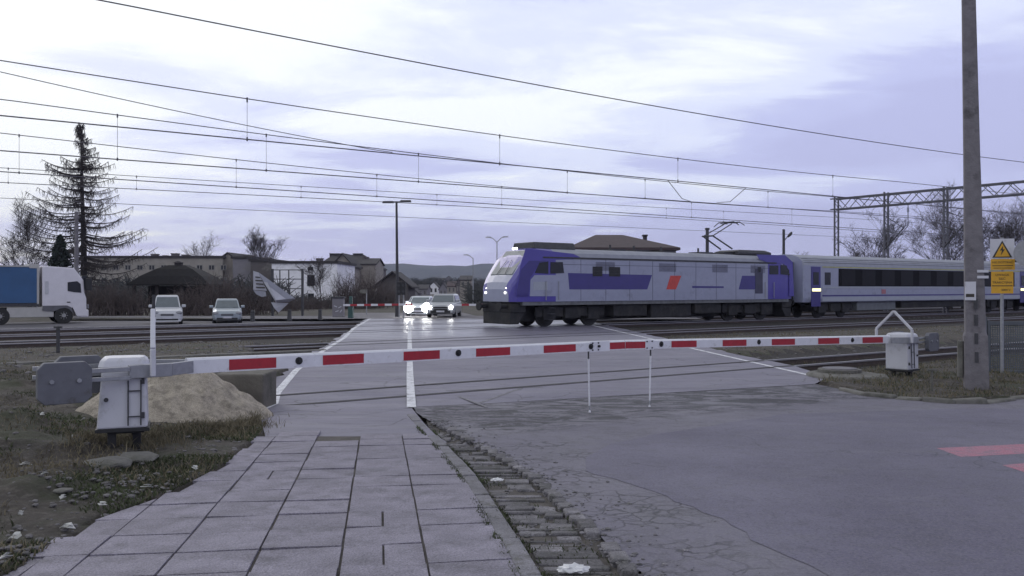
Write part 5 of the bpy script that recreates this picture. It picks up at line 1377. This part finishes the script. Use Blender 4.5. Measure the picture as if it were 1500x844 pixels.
# wooded valley floor masses between the houses
def wood(label, px0, px1, py0, py1, Y, n, seed):
    r_ = random.Random(seed); f = MB(); s = F / Y
    for i in range(n):
        px = r_.uniform(px0, px1); top = py0 + (py1 - py0) * r_.random() ** 1.5 + 4 * noise.noise(Vector((px * .08, seed, 0))); x = (px - CX) / s + r_.gauss(0, .5); y = Y + r_.uniform(-12, 12); zt = EYE - (top - CY) / s
        h = r_.uniform(2, 6); p = Vector((x, y, zt - h)); f.tube(p, (x + r_.gauss(0, .5), y, zt), .12, .03, 3, cap=False)
        for k in range(5):
            o_ = p.lerp(Vector((x, y, zt)), r_.uniform(.2, .95)); f.tube(o_, o_ + Vector((r_.gauss(0, 1), r_.gauss(0, .8), r_.uniform(.2, 1.3))), .07, .03, 3, cap=False)
    return f.build('woods', mat('far_wood', (.055, .058, .062), .95, var=.3, scale=.1), kind='stuff')
wood('', 560, 720, 408, 440, 330, 1500, 5); wood('', 130, 396, 412, 446, 104, 900, 6); wood('', 400, 560, 437, 450, 104, 300, 7); wood('', 690, 760, 415, 440, 130, 300, 8)

# ------------------------------------------------------------------ billboard frame with torn banner
Y = 66; s = F / Y; X0 = (396 - CX) / s; zz = lambda py: EYE - (py - CY) / s
bf = thing('billboard_frame', 'empty steel billboard frame in front of the white building', 'billboard', ((420 - CX) / s, Y, -.25))
f = MB()
for px in (398, 410, 423, 443): f.bar(((px - CX) / s, Y, zz(395)), ((px - CX) / s, Y, zz(436)), .07, .07)
for py in (395.5, 409, 423, 436): f.bar(((398 - CX) / s, Y + .05, zz(py)), ((443 - CX) / s, Y + .05, zz(py)), .06, .06)
f.build('lattice', M['dsteel'], bf, world=True)
for px in (399, 443): f = MB(); f.bar(((px - CX) / s, Y + .02, -.3), ((px - CX) / s, Y + .02, zz(394)), .16, .16); f.build('post', M['dsteel'], bf, world=True)
BAN = mat('banner_fabric', (.36, .36, .43), .7, var=.1, scale=2); BAN2 = mat('banner_back', (.235, .24, .30), .7, var=.1, scale=2)
bn = thing('torn_banner', 'torn banner hanging twisted from the left side of the billboard frame', 'banner', ((400 - CX) / s, Y - .3, zz(440)))
def bpoly(name, m, pts, parent, th=.02):
    f = MB(); f.prism([((a - CX) / s * (Y - d) / Y, Y - d, EYE - (b - CY) / F * (Y - d)) for a, b, d in pts], (0, th, 0)); return f.build(name, m, parent, world=True)
c1 = bpoly('printed_strip', BAN, [(371, 397, .3), (378, 399, .35), (391, 426, .5), (371, 424.5, .4)], bn)
bpoly('strip_end', BAN2, [(371, 425, .42), (389, 427, .5), (390, 434, .6), (383, 435, .5), (375, 431, .45)], bn)
bpoly('banner_sheet', BAN2, [(378, 398.5, .3), (433, 438, .3), (424, 442, .55), (404, 443, .75), (386, 413, .45)], bn)
bpoly('banner_edge', BAN, [(386, 413, .47), (404, 443, .78), (424, 442, .57), (433, 438, .32), (431, 437, .9), (404, 440, 1.1), (392, 414, .6)], bn)
bpoly('banner_tail', BAN, [(397, 443, .5), (423, 444, .5), (408, 458, .6), (402, 452, .7)], bn)
for k, (a, b) in enumerate(((374, 381), (374, 384), (375, 386), (375, 388))): 
    yy = 405 + k * 5.0; f = MB(); q = Y - .55; f.prism([((x - CX) / F * q, q, EYE - (y - CY) / F * q) for x, y in ((a, yy), (b, yy + .6), (b, yy + 2.4), (a, yy + 1.8))], (0, .02, 0)); f.build('print', M['ink'], c1, world=True)

# ------------------------------------------------------------------ lamps, signals and far barrier
def gz(Y): return 0 if Y < 56 else -.2
b = GP(583, 464, -.0); zz = lambda py: EYE - (py - CY) / F * b.y
lp = thing('street_lamp', 'tall street lamp with two flat heads, at the far side of the crossing', 'street lamp', (b.x, b.y, 0), 0)
f = MB(); f.tube((-.03, 0, 0), (-.1, 0, zz(296)), .12, .075, 10); f.tube((-.03, 0, 0), (-.04, 0, 1.1), .17, n=10); f.build('pole', M['dsteel'], lp)
f = MB(); f.box(-.5, .4, -.03, .03, zz(296.5), zz(295)); f.build('crossbar', M['dsteel'], lp)
for sx, dz in ((-.68, -.03), (.52, .03)):
    f = MB(); f.taper((sx - .38, sx + .38, -.15, .15), (sx - .33, sx + .36, -.11, .11), zz(297) + dz, zz(294) + dz); f.build('lamp_head', M['dsteel'], lp, bevel=.02)
for px, lab in ((584.5, 'left black signal head of the pair on thin posts below the street lamp'), (591, 'right black signal head of the pair on thin posts below the street lamp')):
    b = GP(px, 466, 0.0); zz = lambda py: EYE - (py - CY) / F * b.y
    t_ = thing('signal', lab, 'signal', (b.x, b.y, 0), 0, 'signals at the far side of the crossing')
    f = MB(); f.tube((0, .06, 0), (0, .06, zz(413)), .045, n=8); f.build('post', M['galv'], t_)
    f = MB(); f.box(-.14, .14, -.1, .1, zz(432), zz(413)); h = f.build('head', M['black'], t_, bevel=.02)
    for k in range(2): f = MB(); f.tube((0, -.1, zz(427 - k * 9)), (0, -.13, zz(427 - k * 9)), .09, n=12); f.build('lens', M['dsteel'], h)
b = GP(514, 466, 0.0); zz = lambda py: EYE - (py - CY) / F * b.y
fb = thing('crossing_barrier', 'distant lowered barrier boom across the far end of the crossing', 'crossing barrier', (b.x, b.y, 0), 0, 'level crossing barriers')
GR = mat('green_cabinet', (.03, .075, .075), .6)
f = MB(); f.box(-.16, .16, -.2, .2, 0, zz(446)); f.box(-.1, .1, -.1, .1, zz(446), zz(434)); f.build('drive_box', GR, fb, bevel=.03)
f = MB(); Lf = (606 - 505) / F * b.y; x0 = -.45
for i in range(10):
    a = x0 + i * Lf / 10; f.box(a, a + Lf / 10, -.26, -.21, zz(448.5 - i * .1), zz(445.5 - i * .1), mi=i % 2)
f.build('boom', [M['boomwhite'], M['boomred']], fb)
b2 = GP(722, 466, 0.0); fb2 = thing('crossing_barrier', 'distant barrier boom showing between the waiting cars and the locomotive nose', 'crossing barrier', (b2.x, b2.y, 0), math.pi, 'level crossing barriers')
f = MB(); f.box(-.16, .16, -.2, .2, 0, zz(446)); f.box(-.1, .1, -.1, .1, zz(446), zz(434)); f.build('drive_box', GR, fb2, bevel=.03)
f = MB(); Lf = (722 - 668) / F * b2.y
for i in range(5): f.box(.1 + i * Lf / 5, .1 + (i + 1) * Lf / 5, .21, .26, zz(448), zz(445), mi=i % 2)
f.build('boom', [M['boomwhite'], M['boomred']], fb2)
b = GP(497, 464, 0.0); zz = lambda py: EYE - (py - CY) / F * b.y
cb = thing('cabinet', 'grey graffiti-covered cabinet with a flat top at the left end of the far barrier', 'cabinet', (b.x, b.y, 0))
f = MB(); f.box(-.42, .32, -.3, .3, 0, zz(437)); f.build('body', WG, cb, bevel=.02); f = MB(); f.box(-.48, .38, -.36, .36, zz(437), zz(434.5)); f.build('top', M['dsteel'], cb)
f = MB()
for a, z, q in ((-.2, .35, .3), (.0, .6, .5), (-.3, .75, -.4), (.1, .3, .9)): f.bar((a, -.306, z), (a + .22 * math.cos(q), -.306, z + .22 * math.sin(q)), .01, .05)
f.build('graffiti', M['white'], cb)
b = GP(537, 461, 0.0); zz = lambda py: EYE - (py - CY) / F * b.y
ds = thing('direction_sign', 'small whitish direction sign on a thin post left of the path beyond the crossing', 'sign', (b.x, b.y, 0))
f = MB(); f.tube((0, 0, 0), (0, 0, zz(424)), .04, n=8); f.build('post', M['galv'], ds); f = MB(); f.prism([(.03, -.05, zz(424)), (.03, -.05, zz(430)), (-.42, -.05, zz(430)), (-.52, -.05, zz(427)), (-.42, -.05, zz(424))], (0, -.02, 0)); f.build('board', M['conc2'], ds)
def lamp2(label, px, Y, ytop, arms, pr=.07):
    z0 = -(Y - 66) * .014 if Y > 66 else 0; s = F / Y; zt = EYE - (ytop - CY) / s
    r_ = thing('street_lamp', label, 'street lamp', ((px - CX) / s, Y, z0)); zt -= z0
    f = MB(); f.tube((0, 0, -1), (0, 0, zt * .55), pr * 1.5, pr * 1.3, 8); f.tube((0, 0, zt * .55), (0, 0, zt), pr, pr * .8, 8); f.build('pole', M['galv'], r_)
    for dx, dz in arms:
        f = MB(); f.tube((0, 0, zt - .1), (dx * .5, 0, zt + dz * .8), .045, n=6); f.tube((dx * .5, 0, zt + dz * .8), (dx, 0, zt + dz), .04, n=6); a = f.build('arm', M['galv'], r_)
        f = MB(); f.taper((dx - .35, dx + .35, -.12, .12), (dx - .3, dx + .3, -.08, .08), zt + dz - .04, zt + dz + .08); f.build('lamp_head', M['galv'], a)
lamp2('street lamp with two upswept arms seen over the nose of the locomotive', 728, 105, 354, ((-1.0, .5), (1.0, .55)))
lamp2('single-armed street lamp in the distance left of the locomotive nose', 693, 120, 378, ((-.95, .4),))
b = PX(1148, 336, 75); lc = thing('platform_lamp', 'short post with one slanted lamp head behind the rear of the locomotive', 'street lamp', (b.x, b.y, 0))
f = MB(); f.tube((0, 0, 0), (0, 0, b.z), .13, .11, 10); f.build('pole', M['dsteel'], lc); f = MB(); f.tube((.05, 0, b.z - .95), (.35, 0, b.z - .6), .04, n=6); f.ring([[(.3 + k * .5 + math.cos(a) * 0, math.sin(a) * w, b.z - .62 + k * .38 + math.cos(a) * w) for a in np.arange(0, 6.28, .785)] for k, w in ((0, .05), (.2, .15), (.6, .18), (.8, .12))]); f.build('lamp_head', M['dsteel'], lc)
b = PX(1036, 335, 72); f = MB(); f.tube((0, 0, 0), (0, 0, b.z), .15, .13, 10); f.box(-.16, .16, -.16, .16, b.z - .1, b.z + .05); o = f.build('utility_post', M['dsteel'], cat='post', label='plain dark post standing behind the pantograph of the locomotive'); o.location = (b.x, b.y, 0)
b = PX(112, 310, 62); f = MB(); f.tube((0, 0, 0), (0, 0, b.z + .2), .17, .12, 10); f.box(-.16, .16, -.1, .1, b.z - .3, b.z - .1); o = f.build('utility_pole', M['concrete'], cat='pole', label='pale concrete utility pole in front of the larch, behind the truck cab'); o.location = (b.x, b.y, -.2)
b = PX(225, 432, 49); f = MB(); f.tube((0, 0, 0), (0, 0, b.z + .2), .09, .09, 8); f.box(-.18, .1, -.06, .06, .55, 1.0); o = f.build('dark_post', M['dsteel'], cat='post', label='dark post with a small box beside the white car'); o.location = (b.x, b.y, -.2)
# weeds and soil lumps that break the clean edges of gutter, kerb and slabs
def gp_gutter(r_):
    y = r_.uniform(3.4, 12.0); k = interp(KERB, y)
    if noise.noise(Vector((y * 1.3, 4, 4))) < -.05: return None
    x = k + r_.choice([r_.gauss(.03, .025), r_.gauss(-.16, .015), r_.uniform(0, .5)]); return x, y, zslope(y) - .03 if x > k else zslope(y) + .02
grass('grass', 4200, gp_gutter, .008, .035, 41, G1, .004)
f = MB(); r_ = random.Random(44)
for i in range(1500):
    y = r_.uniform(3.4, 12.6); k = interp(KERB, y)
    x = k + r_.uniform(0, gut(y) + .25) if r_.random() < .8 else k + gut(y) + abs(r_.gauss(.1, .35)); rock(f, x, y, zslope(y) - (.03 if x < k + gut(y) else -.002), r_.choice([.004, .007, .012, .02]) * r_.uniform(.6, 1.3), r_)
f.build('rubble', M['sett'], kind='stuff')
def gp_mid(r_):
    if r_.random() < .6: x = r_.uniform(-26, -5); y = r_.uniform(15, 36)
    else: x = r_.uniform(5, 24); y = r_.uniform(20, 44)
    v_, t_ = vt(x, y)
    if in_poly(x, y, ROADPOLY) or not 17.5 < v_ < 32.5 or noise.noise(Vector((x * .6, y * .6, 8))) < .02 + r_.uniform(-.15, .15): return None
    return x, y, terrain(x, y)
grass('grass', 22000, gp_mid, .03, .12, 51, G2, .009)
USE_HAZE = True

# ------------------------------------------------------------------ truck
TW = mat('truck_white', (.62, .60, .66), .35, var=.05, coat=.3); TB = mat('truck_curtain', (.025, .085, .21), .55, var=.15, scale=.7)
TS = mat('truck_skirt', (.40, .39, .39), .5, var=.08); HUB = mat('hub_grey', (.30, .30, .31), .5, .3)
VT = 59.0; zt_ = -.2
def wheelset(root, x, y, r, w, name='wheel', hub=HUB, sgn=-1):
    f = MB(); n = 26
    secs_ = [[(x + math.cos(a) * rr, y + sgn * yy, r + math.sin(a) * rr) for a in [2 * math.pi * i / n for i in range(n)]] for rr, yy in ((r * .6, 0), (r * .96, 0), (r, .03), (r, w - .03), (r * .95, w), (r * .62, w))]
    f.ring(secs_); wh = f.build(name, M['rubber'], root)
    f = MB(); f.tube((x, y + sgn * (w - .06), r), (x, y + sgn * (w - .01), r), r * .6, n=20); f.tube((x, y + sgn * (w - .02), r), (x, y + sgn * (w + .05), r), r * .28, r * .22, n=14)
    for k in range(8): a = k * math.pi / 4; f.tube((x + math.cos(a) * r * .4, y + sgn * (w - .02), r + math.sin(a) * r * .4), (x + math.cos(a) * r * .4, y + sgn * (w + .01), r + math.sin(a) * r * .4), r * .05, n=6)
    f.build('rim', hub, wh); return wh
tk = thing('semi_truck', 'white sleeper-cab truck with a blue curtain trailer standing on the far road', 'truck', (*fr(VT + 1.25, TV(127, VT)).xy, zt_), TROT)
tx = lambda px: TV(px, VT) - TV(127, VT)
def tz(px, py): p = fr(VT, TV(px, VT)); return EYE - (py - CY) / F * p.y - zt_
xb, xf = tx(62), 0.0; H = tz(90, 390)
side = [(xb, .95), (xb, H - .05), (xb + .15, H), (xb + 1.7, H - .10), (xf - .45, H - .45), (xf - .18, H - .85), (xf - .12, 1.85), (xf - .02, 1.5), (xf, .45), (xf - .5, .42), (xf - .75, .95)]
f = MB(); secs_ = []
for y, k in ((-1.25, .06), (-1.22, 0), (1.22, 0), (1.25, .06)):
    cxm = (xb + xf) / 2; secs_.append([(cxm + (a - cxm) * (1 - k), y, 1.9 + (b_ - 1.9) * (1 - k * .6)) for a, b_ in side])
f.ring(secs_); f.build('cab', TW, tk)
def tpoly(name, m, pts, y=-1.262, th=-.012, parent=tk): 
    f = MB(); f.prism([(tx(a), y, tz(a, b_)) for a, b_ in pts], (0, th, 0)); return f.build(name, m, parent)
tpoly('side_window', M['glass'], [(99, 413.5), (113, 412), (118, 416), (119, 429), (108, 428), (99, 426.5)])
tpoly('side_fairing', mat('fairing_grey', (.45, .45, .5), .4), [(66, 412), (71, 412), (71, 431), (66, 431)])
tpoly('door_handle', M['dsteel'], [(98, 442), (103, 442), (103, 443.5), (98, 443.5)])
tpoly('wheel_arch', mat('arch_grey', (.10, .10, .12), .6), [(62, 448), (98, 447.5), (104, 450), (108, 458), (106, 458), (101, 452.5), (95, 451), (88, 452), (80, 456), (62, 455)])
f = MB(); f.box(xf - .25, xf + .03, -1.15, 1.15, 2.0, 2.9); f.build('windscreen', M['glass'], tk, bevel=.03)
f = MB(); f.box(xf - .08, xf + .25, -1.5, -1.3, 2.0, 2.75); f.build('mirror', M['black'], tk, bevel=.04)
f = MB(); f.box(xf - .4, xf + .12, -1.24, 1.24, .38, .85); f.build('bumper', TW, tk, bevel=.08)
for y in (-1, 1): f = MB(); f.box(xf + .1, xf + .14, y * .95 - .2, y * .95 + .2, .9, 1.15); f.build('headlight', M['galv'], tk, bevel=.03)
f = MB(); f.box(tx(10), tx(79), -1.2, -1.12, .42, 1.02); f.build('side_skirt', TS, tk, bevel=.03)
f = MB(); f.box(tx(-60), tx(76), -1.0, 1.0, .5, .98); f.build('chassis', M['black'], tk)
f = MB(); f.box(tx(-330), tx(57), -1.24, 1.24, 1.05, 1.25); f.build('trailer_floor', M['dsteel'], tk)
f = MB(); f.box(tx(-330), tx(54), -1.25, 1.25, 1.27, tz(30, 391.5)); f.build('curtain', TB, tk)
f = MB(); f.box(tx(54), tx(57), -1.27, 1.27, 1.2, tz(50, 387)); f.box(tx(-330), tx(57), -1.27, 1.27, tz(30, 391), tz(30, 389)); f.box(tx(43), tx(57), -1.28, 1.28, tz(50, 393), tz(50, 386.5)); f.build('trailer_frame', TS, tk)
wheelset(tk, tx(93.5), -.95, .5, .3); wheelset(tk, tx(0), -.9, .5, .34); wheelset(tk, tx(93.5), .95, .5, .3, sgn=1)

# ------------------------------------------------------------------ cars (front at -y)
def car(label, loc, rz, paint, W_, L_, H, van=False, suv=False, lights=False, group=None, dark_lower=False, name='parked_car', glow=1.0):
    root = thing(name, label, 'car', loc, rz, group)
    hw = W_ / 2; hb = .62 if suv else .56
    # body: rings along the length
    def ringat(y, w, zb, zsh, zt_, wt):
        return [(-w * .92, y, zb), (-w, y, zb + .15), (-w, y, zsh * .8), (-w * .97, y, zsh), (-wt, y, zt_), (wt, y, zt_), (w * .97, y, zsh), (w, y, zsh * .8), (w, y, zb + .15), (w * .92, y, zb)]
    hood = 1.0 if suv else (.98 if van else .90); zb = .24 if suv else .2
    st = [(-L_ / 2, hw * .80, zb + .04, hood * .62, hood * .68, hw * .6), (-L_ / 2 + .10, hw * .93, zb, hood * .76, hood * .83, hw * .68), (-L_ / 2 + .35, hw * .985, zb, hood * .84, hood * .92, hw * .72),
          (-L_ / 2 + (.85 if van else 1.15), hw, zb, hood * .93, hood * 1.02, hw * .74), (-L_ / 2 + 1.5, hw, zb, hood * .96, hood * 1.03, hw * .78), (L_ / 2 - .5, hw, zb, hood * .98, hood * 1.05, hw * .78), (L_ / 2, hw * .88, zb + .1, hood * .9, hood, hw * .7)]
    f = MB(); f.ring([ringat(*q) for q in st]); f.build('body', paint, root, smooth=False, bevel=.02)
    y0 = -L_ / 2 + (.80 if van else 1.1); y1 = y0 + (.75 if not van else .8); y2 = L_ / 2 - (.2 if van or suv else .8)
    b0 = hood * 1.0
    f = MB(); cab = [[(-hw * .86, y0, b0), (hw * .86, y0, b0), (hw * .88, L_ / 2 - .15, b0), (-hw * .88, L_ / 2 - .15, b0)],
                     [(-hw * .72, y1 - .05, H - .09), (hw * .72, y1 - .05, H - .09), (hw * .74, y2, H - .09), (-hw * .74, y2, H - .09)],
                     [(-hw * .64, y1 + .10, H), (hw * .64, y1 + .10, H), (hw * .66, y2 - .1, H), (-hw * .66, y2 - .1, H)]]
    f.ring(cab); f.build('cabin', paint, root, bevel=.03)
    def onws(x, q, o=.02):          # point on the windscreen plane
        a = Vector((0, y0, b0)); b_ = Vector((0, y1 - .05, H - .09)); p = a.lerp(b_, q); n_ = Vector((0, -(b_.z - a.z), (b_.y - a.y))).normalized()
        return Vector((x * hw * (.86 + (.72 - .86) * q), p.y, p.z)) + n_ * o
    f = MB(); P = [onws(-.90, .06), onws(.90, .06), onws(.90, .95), onws(-.90, .95)]; f.prism(P, (0, .03, -.02)); f.build('windscreen', M['wglass'], root)
    for s in (-1, 1):
        f = MB(); xx = s * hw * .84; f.prism([(s * hw * .885, y0 + .3, b0 + .06), (s * hw * .885, L_ / 2 - .5, b0 + .06), (s * hw * .76, y2 - .15, H - .13), (s * hw * .76, y1 + .08, H - .13)], (-s * .01, 0, 0)); f.build('side_window', M['glass'], root)
        f = MB(); f.box(min(s * hw * .93, s * (hw + .17)), max(s * hw * .93, s * (hw + .17)), y0 + .22, y0 + .34, hood + .02, hood + .19); f.build('mirror', paint, root, bevel=.04)
        for yy in (-L_ / 2 + .82, L_ / 2 - .8): wheelset(root, 0, 0, .32, .2) if False else None
    r = .33 if not suv else .36
    for yy in (-L_ / 2 + .82, L_ / 2 - .8):
        for s in (-1, 1):
            f = MB(); xx = s * (hw - .22); f.tube((xx, yy, r), (xx + s * .21, yy, r), r, n=20); w_ = f.build('wheel', M['rubber'], root); f = MB(); f.tube((xx + s * .19, yy, r), (xx + s * .225, yy, r), r * .6, n=14); f.build('rim', HUB, w_)
    yf = -L_ / 2
    f = MB(); gh = .26 if suv else .12
    f.box(-hw * (.52 if suv else .42), hw * (.52 if suv else .42), yf - .02, yf + .08, hood * .60 - gh / 2, hood * .60 + gh / 2); gr = f.build('grille', M['black'], root, bevel=.03)
    f = MB(); f.box(-hw * .5, hw * .5, yf - .03, yf - .021, hood * .60 - .012, hood * .60 + .012); f.build('grille_bar', M['galv'], gr)
    f = MB(); f.box(-hw * .70, hw * .70, yf - .025, yf + .1, zb + .05, zb + (.24 if suv else .16)); f.build('air_intake', M['black'], root, bevel=.03)
    f = MB(); f.box(-hw * .86, hw * .86, yf - .06, yf + .25, zb - .02, zb + .06); f.build('bumper_lip', M['dsteel'] if (suv or dark_lower) else paint, root, bevel=.02)
    f = MB(); f.box(-.26, .26, yf - .045, yf - .03, hood * .42 - .055, hood * .42 + .055); f.build('number_plate', M['white'], root)
    for s in (-1, 1):
        f = MB(); hx = s * hw * .74; hz = hood * (.70 if not van else .72)
        f.ring([[(hx + s * .01 + math.cos(a) * w * 1.5, yf + d, hz + math.sin(a) * w * .8) for a in np.arange(0, 6.28, .52)] for w, d in ((.12, .2), (.13, .03), (.09, -.01))]); hl = f.build('headlight', M['galv'] if not lights else M['white'], root, smooth=True)
        if lights:
            f = MB(); f.tube((hx, yf - .012, hz), (hx, yf - .05, hz), .10 * glow, n=14); f.build('lamp', M['lamp'], hl)  # glow widens the lit disc past the lamp to imitate glare
    return root
CW = mat('car_white', (.48, .49, .54), .35, var=.04, coat=.5); CS = mat('car_silver', (.30, .34, .39), .35, .3, var=.05, coat=.5); CG = mat('car_grey', (.33, .34, .38), .35, .2, var=.05, coat=.5)
CL_ = mat('car_pale', (.50, .53, .58), .35, .1, var=.05, coat=.5)
def carat(px, v): p = fr(v, TV(px, v)); p.z = -.2; return p
p = carat(250, 53.6 + .9); car('white compact van facing the tracks on the far road, left of the silver car', (p.x * 1.02 - .2, p.y * 1.02, p.z), R(21), CW, 1.72, 3.9, 1.72, van=True, group='cars waiting on the far road')
p = carat(335, 53.6 + .9); car('silver saloon with wide mirrors facing the tracks on the far road', (p.x * 1.02 - .1, p.y * 1.02, p.z), R(18), CS, 1.74, 4.2, 1.48, group='cars waiting on the far road', dark_lower=True)
b = GP(648, 465.5, 0.0); car('light SUV with a dark grille and lit headlights, nearest the centre of the far road', (b.x, b.y + 2.1, 0), R(-3), CG, 1.9, 4.5, 1.55, suv=True, lights=True, group='oncoming cars at the far barrier', name='oncoming_car', glow=1.25)
b = GP(613, 463.5, -.02); car('pale car with glaring headlights just left of the SUV', (b.x, b.y + 2.2, -.05), R(-2), CL_, 1.75, 4.2, 1.42, lights=True, group='oncoming cars at the far barrier', name='oncoming_car', glow=3.4)
b = GP(601, 461, -.25); car('pale car queued behind, showing only at the left of the glaring car', (b.x - .1, b.y + 7.0, -.3), R(-2), CL_, 1.75, 4.2, 1.5, lights=True, group='oncoming cars at the far barrier', name='oncoming_car', glow=1.6)

# ------------------------------------------------------------------ air
f = MB(); f.box(-4000, 4000, -60, 4000, -70, 260)
HZ = bpy.data.materials.new('haze'); HZ.use_nodes = True; t = HZ.node_tree; t.nodes.remove(t.nodes['Principled BSDF'])
pv_ = t.nodes.new('ShaderNodeVolumePrincipled'); pv_.inputs['Density'].default_value = 0.00016; pv_.inputs['Color'].default_value = (.70, .72, .98, 1)
t.links.new(pv_.outputs[0], t.nodes['Material Output'].inputs['Volume'])
if USE_HAZE: f.build('haze', HZ, kind='stuff')
